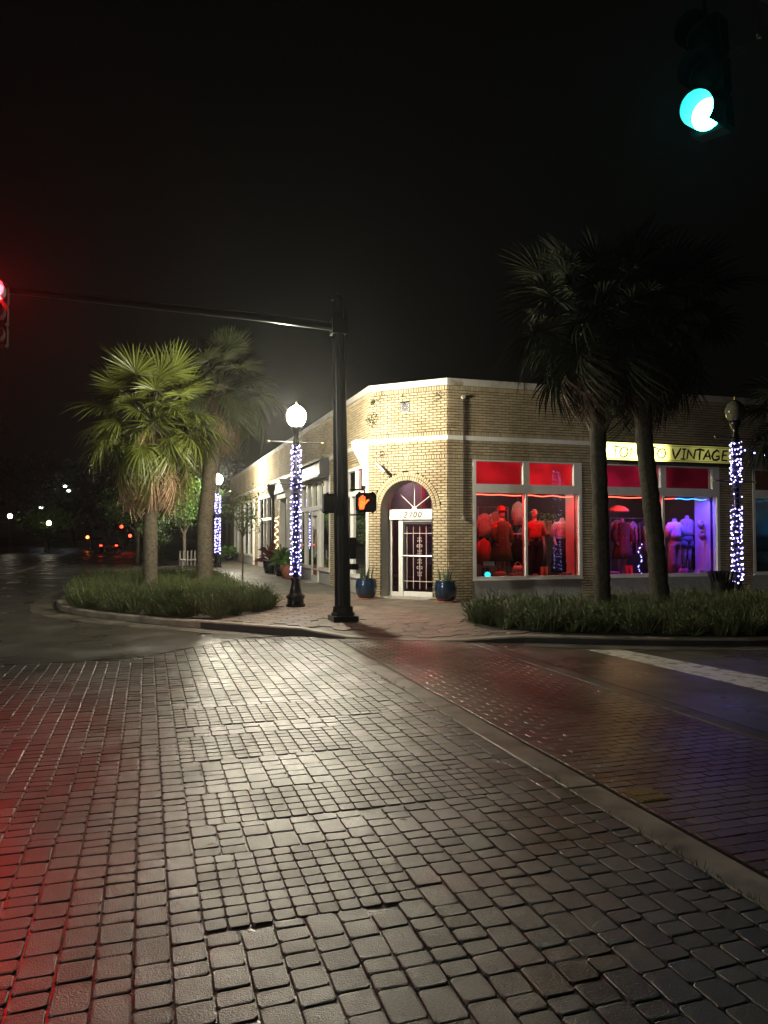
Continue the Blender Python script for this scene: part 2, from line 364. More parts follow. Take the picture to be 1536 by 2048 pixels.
# red clay pavers of the crosswalk, laid across it
cw = []
def cwtop(x): return 12.0 - (x - 2.9) * .52
y = .4; r = 0
while y < 12:
    off = (r % 2) * .1; x = 2.985 - off
    while x < 4.845:
        a = max(2.985, x); b = min(4.845, x + .203)
        if b - a > .04 and y < cwtop(x): cw.append(((a + b) / 2, y + .05, b - a, .1, 0))
        x += .203
    y += .1; r += 1
cwb = poly_obj('crosswalk_bedding', [[(2.972, .3), (4.858, .3), (4.858, 10.95), (2.972, 11.95)]], -.006, M_wetsand)
lay(cwb, 'brick_paver', 'brick_paver_field', cw, M_redpaver, 300, gap=.005, jit=.0008, tilt=.010, dz=.0012, bev=.004)
poly_obj('stop_line', [[(6.22, 9.75), (6.72, 9.55), (7.2, 6.2), (7.2, 3.0), (6.42, 3.0), (6.42, 6.4)]], .004, M_paint)
poly_obj('parking_stripe', [[(-2.0, 32.4), (-1.9, 32.3), (2.85, 39.1), (2.75, 39.2)], [(-2.0, 37.4), (-1.9, 37.3), (2.85, 44.1), (2.75, 44.2)], [(-2.0, 27.9), (-1.9, 27.8), (2.8, 34.5), (2.7, 34.6)]], .004, M_paint)
poly_obj('lane_line', [[(-5.6, 20), (-5.4, 20), (-5.9, 90), (-6.1, 90)]], .004, M_concrete)

# ------------------------------------------------------------------ pavement island with kerb
OUT = [(2.9, 300), (2.9, 31), (1.9, 28.6), (-.6, 28.2), (-1.75, 27.2), (-2.1, 25.2), (-2.08, 19.8), (-1.85, 18.3), (-1.35, 17.1), (-.62, 16.02), (.34, 14.78), (1.25, 13.72),
       (2.15, 12.78), (3.15, 12.0), (4.0, 11.45), (4.85, 11.05), (5.7, 10.68), (6.6, 10.2), (7.6, 9.72), (8.8, 9.3), (10.5, 9.1), (13, 9.05), (40, 9.05)]
def smooth(a, b, x): t = max(0, min(1, (x - a) / (b - a))); return t * t * (3 - 2 * t)
def PZ(x, y):
    d = math.hypot((x - 3.9) * .75, (y - 11.5) * 1.0); return .012 + .098 * smooth(.45, 1.7, d)
def resample(pts, step):
    o = []
    for a, b in zip(pts[:-1], pts[1:]):
        n = max(1, int(math.dist(a, b) / step)); n = min(n, 24)
        o += [(a[0] + (b[0] - a[0]) * i / n, a[1] + (b[1] - a[1]) * i / n) for i in range(n)]
    return o + [pts[-1]]
OS = resample(OUT, .35)
def nrm(i, pts):
    a = pts[max(0, i - 1)]; b = pts[min(len(pts) - 1, i + 1)]; dx, dy = b[0] - a[0], b[1] - a[1]; l = math.hypot(dx, dy); return (-dy / l, dx / l)
INN = [(p[0] + nrm(i, OS)[0] * .17, p[1] + nrm(i, OS)[1] * .17) for i, p in enumerate(OS)]   # inward = left of travel
kb = MB(); KI = []
for i, (p, q) in enumerate(zip(OS, INN)):
    z = PZ(*q); n = nrm(i, OS); z += .03 * smooth(.5, 1.2, q[0]) * (1 - smooth(2.5, 3.1, q[0]))
    kb.v += [(p[0], p[1], -.05), (p[0], p[1], z - .025), (p[0] + n[0] * .02, p[1] + n[1] * .02, z - .004), (q[0], q[1], z + .002), (q[0], q[1], z - .06)]
for i in range(len(OS) - 1):
    for k in range(4): a = i * 5 + k; kb.f.append((a, a + 1, a + 6, a + 5))
    KI.append(i)
ko = obj('kerb', kb, M_concrete, kind='structure', smooth=False)
M_kerbshade = mat('shaded_kerb_face', (.022, .019, .016), .6, var=.4, vscale=6, bump=.5, bscale=60); ko.data.materials.append(M_kerbshade)  # shade on the kerb face, painted in as a near-black colour
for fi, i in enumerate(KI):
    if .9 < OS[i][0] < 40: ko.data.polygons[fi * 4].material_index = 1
# gutter apron outside the kerb
ga = MB()
for i, p in enumerate(OS):
    n = nrm(i, OS); gw_ = .6 if p[0] < .5 else .45; ga.v += [(p[0] - n[0] * gw_, p[1] - n[1] * gw_, .005), (p[0] + n[0] * .01, p[1] + n[1] * .01, .004)]
for i in range(len(OS) - 1):
    if OS[i][0] < 1.7 or OS[i][0] > 5.3: ga.f.append((2 * i, 2 * i + 1, 2 * i + 3, 2 * i + 2))
obj('gutter', ga, M_gutter, kind='structure')
poly = INN + [(40, 60), (40, 300)]
pts = [Vector(p) for p in poly]; npoly = len(pts); gx = 0.0
def inside(x, y, P):
    c = False; j = len(P) - 1
    for i in range(len(P)):
        if (P[i][1] > y) != (P[j][1] > y) and x < (P[j][0] - P[i][0]) * (y - P[i][1]) / (P[j][1] - P[i][1]) + P[i][0]: c = not c
        j = i
    return c
def dseg(x, y):
    return min(math.hypot(x - q[0], y - q[1]) for q in INN)
x = 2.0
while x < 7:
    y = 11
    while y < 15:
        if inside(x, y, poly) and dseg(x, y) > .18: pts.append(Vector((x, y)))
        y += .3
    x += .3
res = delaunay_2d_cdt(pts, [(i, (i + 1) % npoly) for i in range(npoly)], [tuple(range(npoly))], 1, 1e-5)
pv = MB(); pv.v = [(p[0], p[1], PZ(p[0], p[1]) - .012) for p in res[0]]; pv.f = [tuple(f) for f in res[2]]
pave = obj('pavement', pv, M_walk, kind='structure')
# planting beds (soil) and hexagonal pavers around them
BEDL = [(-1.85, 20), (-1.6, 18.35), (-1.1, 17.25), (-.4, 16.25), (.5, 15.1), (1.2, 14.55), (2.1, 15.3), (2.75, 16.3), (2.7, 17.6), (2.4, 20), (2.3, 27.5), (-.5, 27.6), (-1.6, 26.6), (-1.85, 25)]
BEDR = [(5.55, 12.75), (5.6, 11.6), (6.3, 11.0), (7.1, 10.45), (7.9, 10.0), (8.9, 9.6), (10.5, 9.4), (13, 9.35), (20, 9.35), (20, 12.9), (11, 13.0), (8, 13.25), (6.3, 13.4)]
def BZ(x, y): return PZ(x, y) + .006
for nm, P in (('planting_bed', BEDL), ('planting_bed', BEDR)):
    b = MB(); b.add([(x, y, BZ(x, y) + .008) for x, y in P], [tuple(range(len(P)))]); obj(nm, b, M_soil, kind='structure')
hexes = []; s = .20
hx, hy = s * sqrt(3), s * 1.5
hm = MB(); g_ = .006
for k in range(6): a = pi / 6 + k * pi / 3; hm.v.append(((s - g_) * cos(a), (s - g_) * sin(a), -.02))
for k in range(6): a = pi / 6 + k * pi / 3; hm.v.append(((s - g_) * cos(a), (s - g_) * sin(a), -.004))
for k in range(6): a = pi / 6 + k * pi / 3; hm.v.append(((s - g_ - .006) * cos(a), (s - g_ - .006) * sin(a), 0))
hm.f = [(i, (i + 1) % 6, 6 + (i + 1) % 6, 6 + i) for i in range(6)] + [(6 + i, 6 + (i + 1) % 6, 12 + (i + 1) % 6, 12 + i) for i in range(6)] + [tuple(range(12, 18))]
BLD = [(5.35, 60), (5.35, 18.66), (7.0, 17.0), (40, 17.0), (40, 60)]
j = 0; y = 11.2
while y < 20:
    x = 1.0 + (j % 2) * hx / 2
    while x < 20:
        if inside(x, y, poly) and dseg(x, y) > .36 and not inside(x, y, BEDL) and not inside(x, y, BEDR) and not inside(x, y, BLD) and math.hypot(x - 3.46, y - 13.52) > .5: hexes.append((x, y))
        x += hx
    y += hy; j += 1
hexes.sort(key=lambda p: (p[0] - 3.5) ** 2 + (p[1] - 12.5) ** 2)
hme = hm.mesh('hexagonal_paver'); hme.materials.append(M_hex); hb = MB()
for i, (x, y) in enumerate(hexes):
    z = PZ(x, y) + .003 + U(-.0015, .0015); gx_ = (PZ(x + .1, y) - PZ(x - .1, y)) / .2; gy_ = (PZ(x, y + .1) - PZ(x, y - .1)) / .2
    e = Euler((math.atan(gy_) + U(-.006, .006), -math.atan(gx_) + U(-.006, .006), 0))
    if i < 300: o = bpy.data.objects.new('hexagonal_paver', hme); COL.objects.link(o); o.location = (x, y, z); o.rotation_euler = e; o.parent = pave
    else: hb.xf(Matrix.Translation((x, y, z)) @ e.to_matrix().to_4x4(), hm)
obj('hexagonal_paver_field', hb, M_hex, pave, kind='stuff')
for j in range(26):
    for k in range(2):
        b = MB(); b.box(3.12 + k * 1.13, 3.12 + k * 1.13 + 1.12, 20.2 + j * 1.25, 20.2 + j * 1.25 + 1.238, .07, .108 + U(0, .003)); obj('concrete_slab', b, M_walk, pave)

# ------------------------------------------------------------------ corner building
C2 = (5.53, 18.74); C1 = (7.08, 17.19); ZB = .105
class Fac:
    def __init__(s, P, d): s.P = P; s.d = d; s.n = (d[1], -d[0])       # outward normal
    def T(s, a, n, z): return (s.P[0] + s.d[0] * a + s.n[0] * n, s.P[1] + s.d[1] * a + s.n[1] * n, z)
    def M(s, a, n, z):
        X = Vector((*s.d, 0)); Y = Vector((-s.n[0], -s.n[1], 0)); return Matrix.Translation(s.T(a, n, z)) @ Matrix((X, Y, Vector((0, 0, 1)))).transposed().to_4x4()
q = 1 / sqrt(2)
FR = Fac(C1, (1, 0)); FC = Fac(C2, (q, -q)); FL = Fac((5.53, 18.74 + 34), (0, -1))   # left facade runs towards the corner; s = 34 at the corner
LC = math.dist(C1, C2)
bld = empty('corner_building', (6.3, 18, ZB), label='long one-storey buff brick corner building with chamfered arched entrance', cat='building')
def bobj(name, mb, m, parent=None, smooth=False, **k): return obj(name, mb, m, parent or bld, smooth, world=True, **k)
def cells_wall(fac, s0, s1, z0, z1, ops, th=.22, n1=-.012):
    b = MB(); S = sorted({s0, s1, *[o[0] for o in ops], *[o[1] for o in ops]}); Z = sorted({z0, z1, *[o[2] for o in ops], *[o[3] for o in ops]})
    for a, c in zip(S[:-1], S[1:]):
        run = None
        for e, f in zip(Z[:-1], Z[1:]):
            hole = any(o[0] <= (a + c) / 2 <= o[1] and o[2] <= (e + f) / 2 <= o[3] for o in ops)
            if not hole:
                if run and abs(run[1] - e) < 1e-6: run[1] = f
                else:
                    if run: b.box(a, c, n1 - th, n1, run[0], run[1], fac.T)
                    run = [e, f]
            elif run: b.box(a, c, n1 - th, n1, run[0], run[1], fac.T); run = None
        if run: b.box(a, c, n1 - th, n1, run[0], run[1], fac.T)
    return b
ROWS = []
def run_rows(z0, z1, n, kind): ROWS.extend([(z0 + (z1 - z0) * i / n, z0 + (z1 - z0) * (i + 1) / n, kind) for i in range(n)])
run_rows(ZB, 3.60, 52, 'run'); run_rows(3.60, 3.71, 1, 'row'); run_rows(3.71, 4.065, 5, 'run'); run_rows(4.18, 4.295, 1, 'row'); run_rows(4.295, 5.31, 15, 'run'); run_rows(5.31, 5.43, 1, 'row')
BR = []   # (matrix, sx, sz, world pos)
def bricks(fac, s0, s1, ops, skip=None, zmax=9, zmin=0):
    for ri, (za, zb, kind) in enumerate(ROWS):
        zc = (za + zb) / 2
        if zc > zmax or zc < zmin: continue
        pitch = .213 if kind == 'run' else .0708
        segs = [[s0, s1]]
        for o in ops:
            if o[2] < zc < o[3]:
                ns = []
                for a, b in segs:
                    if o[1] <= a or o[0] >= b: ns.append([a, b]); continue
                    if o[0] > a: ns.append([a, o[0]])
                    if o[1] < b: ns.append([o[1], b])
                segs = ns
        if skip:
            sk = skip(zc, (zb - za) / 2)
            if sk:
                ns = []
                for a, b in segs:
                    if sk[1] <= a or sk[0] >= b: ns.append([a, b]); continue
                    if sk[0] > a: ns.append([a, sk[0]])
                    if sk[1] < b: ns.append([sk[1], b])
                segs = ns
        for a, b in segs:
            x = s0 - (ri % 2) * pitch / 2
            while x < b:
                l, r = max(a, x), min(b, x + pitch)
                if r - l > .035: BR.append((fac.M((l + r) / 2, 0, zc), (r - l) - .016, (zb - za) - .017))
                x += pitch
# openings
W1 = (7.76 - 7.08, 10.87 - 7.08, ZB, 3.60); W2 = (11.5 - 7.08, 15.28 - 7.08, ZB, 3.60); W3 = (16.44 - 7.08, 20.2 - 7.08, ZB, 3.60)
opsR = [W1, W2, W3]
bobj('wall', cells_wall(FR, 0, 17, ZB, 5.44, opsR), M_mortar)
# left facade openings, s measured from far end: s = 34 - (y - 18.74)
def sl(y): return 34 - (y - 18.74)
LO = [(22.35, 18.93), (29.6, 23.15), (33.0, 29.85), (39.2, 34.7), (45.4, 41.4), (50.4, 46.9)]
opsL = [(sl(a), sl(b), ZB, 3.60) for a, b in LO]
bobj('wall', cells_wall(FL, 0, 34, ZB, 5.44, opsL), M_mortar)
bricks(FR, 0, 17, opsR); bricks(FL, 0, 34, opsL)
# chamfer with the arched doorway
AC, AR, AZ = 1.06, .725, 2.36
dz0, dz1 = AC - AR, AC + AR
cb = MB(); th = .5
cb.box(0, dz0, -.012 - th, -.012, ZB, AZ, FC.T); cb.box(dz1, LC, -.012 - th, -.012, ZB, AZ, FC.T)
n = 24; arc = [(AC - AR * cos(pi * k / n), AZ + AR * sin(pi * k / n)) for k in range(n + 1)]
for face, nn in ((1, -.012), (0, -.512)):
    for k in range(n):
        (a, za), (b, zb_) = arc[k], arc[k + 1]
        cb.add([FC.T(a, nn, za), FC.T(b, nn, zb_), FC.T(b, nn, 5.44), FC.T(a, nn, 5.44)], [(0, 1, 2, 3)])
    cb.add([FC.T(0, nn, AZ), FC.T(dz0, nn, AZ), FC.T(dz0, nn, 5.44), FC.T(0, nn, 5.44)], [(0, 1, 2, 3)])
    cb.add([FC.T(dz1, nn, AZ), FC.T(LC, nn, AZ), FC.T(LC, nn, 5.44), FC.T(dz1, nn, 5.44)], [(0, 1, 2, 3)])
bobj('wall', cb, M_mortar)
rv = MB()   # plastered reveal of the arch
path = [(dz0, ZB)] + arc + [(dz1, ZB)]
for (a, za), (b, zb_) in zip(path[:-1], path[1:]):
    s_ = lambda a_, z_, e: (AC + (a_ - AC) * (1 - e), z_)
    def q_(a_, z_, nn):
        f = (AR - .006) / AR; zz = AZ + (z_ - AZ) * f if z_ > AZ else z_
        return FC.T(AC + (a_ - AC) * f, nn, zz)
    rv.add([q_(a, za, .0), q_(b, zb_, .0), q_(b, zb_, -.5), q_(a, za, -.5)], [(0, 1, 2, 3)])
bobj('door_reveal', rv, M_stucco)
RO = AR + .215
def skipC(zc, h):
    if zc < AZ: return (dz0, dz1)
    d = zc - AZ
    if d < RO: w_ = sqrt(max(0, RO * RO - d * d)); return (AC - w_, AC + w_)
    return None
tile_op = (AC - .16, AC + .10, 4.82, 5.08)
bricks(FC, 0, LC, [tile_op], skipC)
for ring in range(2):
    r0 = AR + .004 + ring * .107; nb = int(pi * (r0 + .05) / .066)
    for k in range(nb):
        a = pi * (k + .5) / nb; rr_ = r0 + .05
        M = FC.M(AC - rr_ * cos(a), 0, AZ + rr_ * sin(a)) @ Matrix.Rotation(a - pi / 2, 4, 'Y')
        BR.append((M, .050 + ring * .004, .094))
# below the spring line the ring continues as header bricks beside the opening: done by running rows
ub = MB(); e = .03
def ring_(x, z, y): return [(-x, y, -z), (x, y, -z), (x, y, z), (-x, y, z)]
ub.v = ring_(.5, .5, .5) + ring_(.5, .5, -.3) + ring_(.485, .455, -.5)
ub.f = [(0, 1, 5, 4), (1, 2, 6, 5), (2, 3, 7, 6), (3, 0, 4, 7), (4, 5, 9, 8), (5, 6, 10, 9), (6, 7, 11, 10), (7, 4, 8, 11), (8, 9, 10, 11)]
ubm = ub.mesh('brick'); ubm.materials.append(M_brick)
BR2 = []
for M, sx, sz in BR:
    p = M.translation; dep = p.x * .301 + p.y * .954; nrmv = M.to_3x3() @ Vector((0, -1, 0)); vd = (Vector((0, 0, 1.7)) - p).normalized()
    BR2.append((sx * sz * max(.01, nrmv.dot(vd)) / dep ** 2 * (1 if abs(p.x * .954 - p.y * .301) < dep * .5 else .1), M, sx, sz))
BR2.sort(key=lambda t: -t[0])
bigb = MB()
for i, (_, M, sx, sz) in enumerate(BR2):
    M2 = M @ Matrix.Diagonal((sx, .028, sz, 1)); M2 = M2 if i >= 300 else M2
    if i < 300:
        o = bpy.data.objects.new('brick', ubm); COL.objects.link(o); o.parent = bld; o.matrix_parent_inverse = wmat(bld).inverted()
        lo, ro, sc = M2.decompose(); o.location = lo; o.rotation_euler = ro.to_euler(); o.scale = sc
    else:
        bigb.v += [tuple(M2 @ Vector(v)) for v in ub.v]; k = len(bigb.v) - 12
        bigb.f += [tuple(a + k for a in f) for f in ub.f]
bobj('brickwork', bigb, M_brick, kind='stuff')
# belt band, coping; mitred between the three facades
def strip_poly(off, ext=17):
    # outline points at outward offset
    t = math.tan(pi / 8) * off
    return [(C2[0] - off, 18.74 + 34), (C2[0] - off, C2[1] - t), (C1[0] - t, C1[1] - off), (C1[0] + ext, C1[1] - off)]
def ledge(name, z0, z1, out, inn, m, cuts=()):
    A = strip_poly(out); B = strip_poly(-inn); b = MB()
    for i in range(3):
        p, r_, s_, t_ = A[i], A[i + 1], B[i + 1], B[i]
        ns = 14 if i == 0 else (1 if i == 1 else 7)
        ns = {0: 12, 1: 2, 2: 6}[i] if m is M_coping else 1
        for k in range(ns):
            f0, f1 = k / ns, (k + 1) / ns; g2 = .0 if ns == 1 else .0015 / max(math.dist(p, r_), .1)
            f0 += g2; f1 -= g2
            l = lambda u, v, f: (u[0] + (v[0] - u[0]) * f, u[1] + (v[1] - u[1]) * f)
            c = [l(p, r_, f0), l(p, r_, f1), l(t_, s_, f1), l(t_, s_, f0)]
            bb = MB(); bb.add([(x, y, z0) for x, y in c] + [(x, y, z1) for x, y in c], [(0, 1, 2, 3), (4, 7, 6, 5), (0, 4, 5, 1), (1, 5, 6, 2), (2, 6, 7, 3), (3, 7, 4, 0)])
            bobj(name, bb, m)
ledge('coping_stone', 5.435, 5.60, .035, .24, M_coping)
ledge('belt_course', 4.066, 4.179, .03, .0, M_white)
rf = MB(); rf.add([(5.7, 52.6, 5.2), (5.7, 18.9, 5.2), (7.2, 17.4, 5.2), (23.9, 17.4, 5.2), (23.9, 52.6, 5.2)], [(0, 1, 2, 3, 4)])
bobj('roof', rf, M_blackm)
bk = MB(); bk.box(23.86, 24.08, 17.2, 52.7, ZB, 5.44); bk.box(5.55, 23.85, 52.5, 52.72, ZB, 5.44); bobj('back_wall', bk, M_stucco)
# pierced tile
t = MB(); t.box(AC - .155, AC + .095, -.03, .012, 4.825, 5.075, FC.T)
tl = bobj('ornamental_tile', t, mat('grey_pierced_tile', (.26, .26, .27), .7, var=.1))
t = MB()
for k in range(8):
    a = k * pi / 4; 
    for rr_, sz in ((.035, .012), (.070, .019), (.104, .014)):
        a2 = a + (pi / 8 if rr_ == .07 else 0); cx, cz = AC - .03 + rr_ * cos(a2), 4.95 + rr_ * sin(a2); t.box(cx - sz, cx + sz, .012, .0145, cz - sz, cz + sz, FC.T)
for sx in (-1, 1):
    for sz in (-1, 1): t.box(AC - .03 + sx * .1 - .012, AC - .03 + sx * .1 + .012, .012, .0145, 4.95 + sz * .1 - .012, 4.95 + sz * .1 + .012, FC.T)
bobj('tile_piercing', t, M_signtext, tl)
# white corner board on right facade edge of the chamfer is a clean brick edge; wall rod with bosses
t = MB(); t.tube([FR.T(.42, .03, 2.14), FR.T(.42, .03, 5.14)], .012, 6); bobj('wall_rod', t, M_iron)
for z in (2.14, 5.14):
    t = MB(); t.tube([FR.T(.42, .0, z), FR.T(.42, .055, z)], .045, 10); bobj('rod_boss', t, M_coping)

def members(fac, rects, n0, n1, m, name, parent=None):
    b = MB()
    for a, c, z0, z1 in rects: b.box(a, c, n0, n1, z0, z1, fac.T)
    return bobj(name, b, m, parent)
def pane(fac, a, c, z0, z1, nn, parent, m=None, name='pane'):
    b = MB(); b.box(a, c, nn - .004, nn + .004, z0, z1, fac.T); return bobj(name, b, m or M_glass, parent)
def big_window(s0, s1, mid, panel_m, panes2=None, name='shop_window'):
    fw_ = .085; jr = .17
    rects = [(s0, s0 + fw_, .585, 3.595), (s1 - fw_, s1, .585, 3.595), (s0 + fw_, s1 - fw_, 3.555, 3.595), (s0 + fw_, s1 - fw_, 2.765, 2.985),
             (s0 + fw_, s1 - fw_, .585, .655), (mid - .03, mid + .03, .655, 2.765), (mid - .085, mid + .085, 2.985, 3.555), (s1 - jr - .06, s1 - fw_, 2.985, 3.555)]
    f = members(FR, rects, -.16, .022, M_white, name)
    members(FR, [(s0 - .01, s1 + .01, .555, .584)], -.02, .05, M_white, 'sill', f)
    members(FR, [(s0, s1, ZB, .554)], -.16, .008, M_stucco, 'stall_riser', f)
    pane(FR, s0 + fw_, mid - .03, .655, 2.765, -.06, f); pane(FR, mid + .03, s1 - fw_, .655, 2.765, -.06, f)
    for i, (a, c) in enumerate(((s0 + fw_, mid - .085), (mid + .085, s1 - jr - .06))):
        pane(FR, a, c, 2.985, 3.555, -.07, f, M_glass, 'transom_pane'); pane(FR, a, c, 2.985, 3.555, -.12, f, panel_m, 'transom_panel')
    return f
o_ = 7.08
f1 = big_window(W1[0], W1[1], 9.25 - o_, M_redpanel); f2 = big_window(W2[0], W2[1], 13.42 - o_, M_redpanel2); f3 = big_window(W3[0], W3[1], 18.4 - o_, M_orpanel)
# doorway joinery, set back in the arch
n0 = -.50; hz0, hz1 = 2.10, 2.365
dw = MB()
fz = MB(); fz.box(dz0 + .01, dz0 + .10, n0, n0 + .07, ZB, AZ, FC.T); fz.box(dz0 + .30, dz0 + .42, n0, n0 + .08, ZB, hz0, FC.T); fz.box(dz1 - .05, dz1 - .01, n0, n0 + .07, ZB, hz0, FC.T)
fz.box(dz0 + .42, dz1 - .05, n0, n0 + .07, 2.045, hz0, FC.T); fz.box(dz0 + .1, dz0 + .3, n0, n0 + .07, ZB, .22, FC.T)
dfr = bobj('door_frame', fz, M_white)
pane(FC, dz0 + .10, dz0 + .30, .22, hz0, n0 + .03, dfr, M_glassd)
t = MB(); t.box(dz0 + .06, dz1 - .01, n0, n0 + .14, hz0, hz1, FC.T); hdr = bobj('number_board', t, M_white)
NUM = {'2': [[(.0, .8), (.1, .95), (.3, 1), (.5, .9), (.5, .7), (.3, .4), (0, 0), (.55, 0)]], '7': [[(0, 1), (.55, 1), (.2, 0)]], '0': [[(.28, 0), (.08, .15), (0, .5), (.08, .85), (.28, 1), (.48, .85), (.56, .5), (.48, .15), (.28, 0)]]}
for i, ch in enumerate('2700'):
    b = MB()
    for st in NUM[ch]: b.tube([(AC - .24 + i * .135 + (px + py * .18) * .14, 0, 2.155 + py * .14) for px, py in st], .014, 5, T=lambda x, y, z: FC.T(x, n0 + .142 + y * .3, z))
    bobj('digit', b, M_signtext, hdr)
# door
d0, d1 = dz0 + .425, dz1 - .055
t = MB(); t.box(d0, d0 + .05, n0, n0 + .045, .22, 2.04, FC.T); t.box(d1 - .05, d1, n0, n0 + .045, .22, 2.04, FC.T); t.box(d0 + .05, d1 - .05, n0, n0 + .045, 1.98, 2.04, FC.T)
door = bobj('door', t, M_blackm)
t = MB(); t.box(d0, d1, n0, n0 + .05, ZB + .01, .24, FC.T); bobj('kick_plate', t, M_white, door)
pane(FC, d0 + .05, d1 - .05, .24, 1.98, n0 + .02, door, M_glassd)
t = MB(); t.tube([FC.T(d0 - .03, n0 + .10, 1.16), FC.T(d1, n0 + .10, 1.16)], .022, 8); bobj('push_bar', t, M_chrome, door)
gr = MB(); gr.box(d0 + .02, d1 - .02, n0 + .07, n0 + .078, 1.735, 1.75, FC.T); gr.box(d0 + .02, d1 - .02, n0 + .07, n0 + .078, .50, .515, FC.T)
grille = bobj('security_grille', gr, M_pinkiron, door)
for k in range(5):
    t = MB(); x = d0 + .12 + k * (d1 - d0 - .24) / 4; zt = 1.93; t.tube([FC.T(x, n0 + .085, .30), FC.T(x, n0 + .085, .34), FC.T(x, n0 + .085, zt - .06), FC.T(x, n0 + .085, zt)], [.003, .009, .009, .002], 6); bobj('grille_bar', t, M_pinkiron, grille)
def scroll(cx, cz, sx, sz, r=.035):
    pts_ = []
    for k in range(14):
        a = k / 13 * 1.6 * pi; rr_ = r * (1 - k / 13 * .6); pts_.append((cx + sx * (r * .9 - rr_ * cos(a)), 0, cz + sz * rr_ * sin(a)))
    return pts_
xc = (d0 + d1) / 2
for zc in (1.42, .86):
    t = MB()
    for sx in (-1, 1):
        for dzz, rr_, sz in ((.0, .042, 1), (0, .042, -1), (.12, .03, 1), (-.12, .03, -1), (.19, .026, 1), (-.19, .026, -1)):
            t.tube(scroll(xc + sx * .012, zc + dzz, sx, sz, rr_), .0055, 5, T=lambda x, y, z: FC.T(x, n0 + .098 + y, z))
    t.tube([FC.T(xc, n0 + .098, zc - .2), FC.T(xc, n0 + .098, zc + .2)], .008, 5)
    bobj('grille_scroll', t, M_pinkiron, grille)
# fanlight
fl = MB(); cxf = AC + .02
def fan_z(a_): return sqrt(max(0, (AR - .05) ** 2 - (a_ - AC) ** 2))
pa = [(AC - (AR - .01) * cos(pi * k / 20), AZ + (AR - .01) * sin(pi * k / 20)) for k in range(21)]
pa = [(a_, max(hz1 + .002, z_)) for a_, z_ in pa]
g2 = MB(); g2.v = [FC.T(a_, n0 + .03, z_) for a_, z_ in pa]; g2.f = [tuple(range(len(pa)))]
fan = bobj('fanlight', g2, M_glassd)
for ang in (35, 90, 138):
    t = MB(); L = .56 if ang != 90 else .62; a = R_(ang); t.tube([FC.T(cxf, n0 + .05, hz1 + .03), FC.T(cxf + L * cos(a), n0 + .05, hz1 + .03 + L * sin(a))], [.014, .010], 5); bobj('fanlight_bar', t, M_white, fan)
t = MB(); t.v = [FC.T(cxf, n0 + .07, hz1)] + [FC.T(cxf + .075 * cos(pi * k / 10), n0 + .07, hz1 + .075 * sin(pi * k / 10)) for k in range(11)]; t.f = [(0, k + 1, k + 2) for k in range(10)]; bobj('fanlight_hub', t, M_white, fan)
# mosaic doorstep
ds = MB(); ds.box(dz0 - .05, dz1 - .05, -.5, .42, ZB - .02, ZB + .004, FC.T); step = bobj('doorstep', ds, M_sand)
tb = MB()
for i in range(24):
    for j in range(14):
        a = dz0 - .045 + i * (2 * AR - .01) / 24; b = -.45 + j * .86 / 14; tb.box(a + .002, a + (2 * AR - .01) / 24 - .002, b + .002, b + .06 - .003, ZB + .003, ZB + .009, FC.T)
bobj('mosaic_tiles', tb, M_mosaic, step, kind='stuff')

# interiors: rooms, display floors, partitions
it = MB()
it.box(7.5, 23.8, 21.4, 21.55, .1, 3.7); bobj('interior_wall', it, M_inwall)
it = MB()
for z_ in (3.62, 3.7): it.add([(5.78, 40, z_), (5.78, 19.45, z_), (7.55, 17.68, z_), (7.55, 17.42, z_), (23.8, 17.42, z_), (23.8, 40, z_)], [(0, 1, 2, 3, 4, 5)])
bobj('ceiling', it, M_dark_in)
it = MB(); it.box(7.3, 23.8, 17.42, 18.9, .45, .56); bobj('display_floor', it, M_dark_floor)
it = MB(); it.box(7.0, 23.8, 18.9, 21.4, .1, .12); it.box(5.9, 7.3, 19.6, 40, .1, .12); bobj('shop_floor', it, M_dark_floor)
for nm, x0, x1, y1_, mm in (('partition', 7.42, 7.56, 19.2, M_inwall), ('window_return', 10.79, 10.95, 17.85, M_white), ('partition', 11.2, 11.32, 21.4, M_inwall), ('window_return', 15.17, 15.3, 18.05, M_white), ('partition', 15.9, 16.02, 21.4, M_inwall)):
    it = MB(); it.box(x0, x1, 17.42, y1_, .57, 3.6); bobj(nm, it, mm)
it = MB(); it.box(16.1, 23.5, 19.0, 19.08, .57, 3.6); bobj('interior_wall', it, M_white)  # white panel added behind this window to catch the cyan light
it = MB(); it.box(5.85, 7.3, 22.6, 22.7, .1, 3.7); it.box(7.31, 7.41, 19.6, 22.6, .1, 3.6); bobj('interior_wall', it, M_inwall)
it = MB(); it.box(5.8, 6.9, 19.15, 22.5, .45, .56); bobj('display_floor', it, M_dark_floor)
it = MB(); it.box(5.8, 12, 22.9, 23.0, .1, 3.6); it.box(8.0, 8.1, 23, 52, .1, 3.6); bobj('interior_wall', it, M_dark_in)

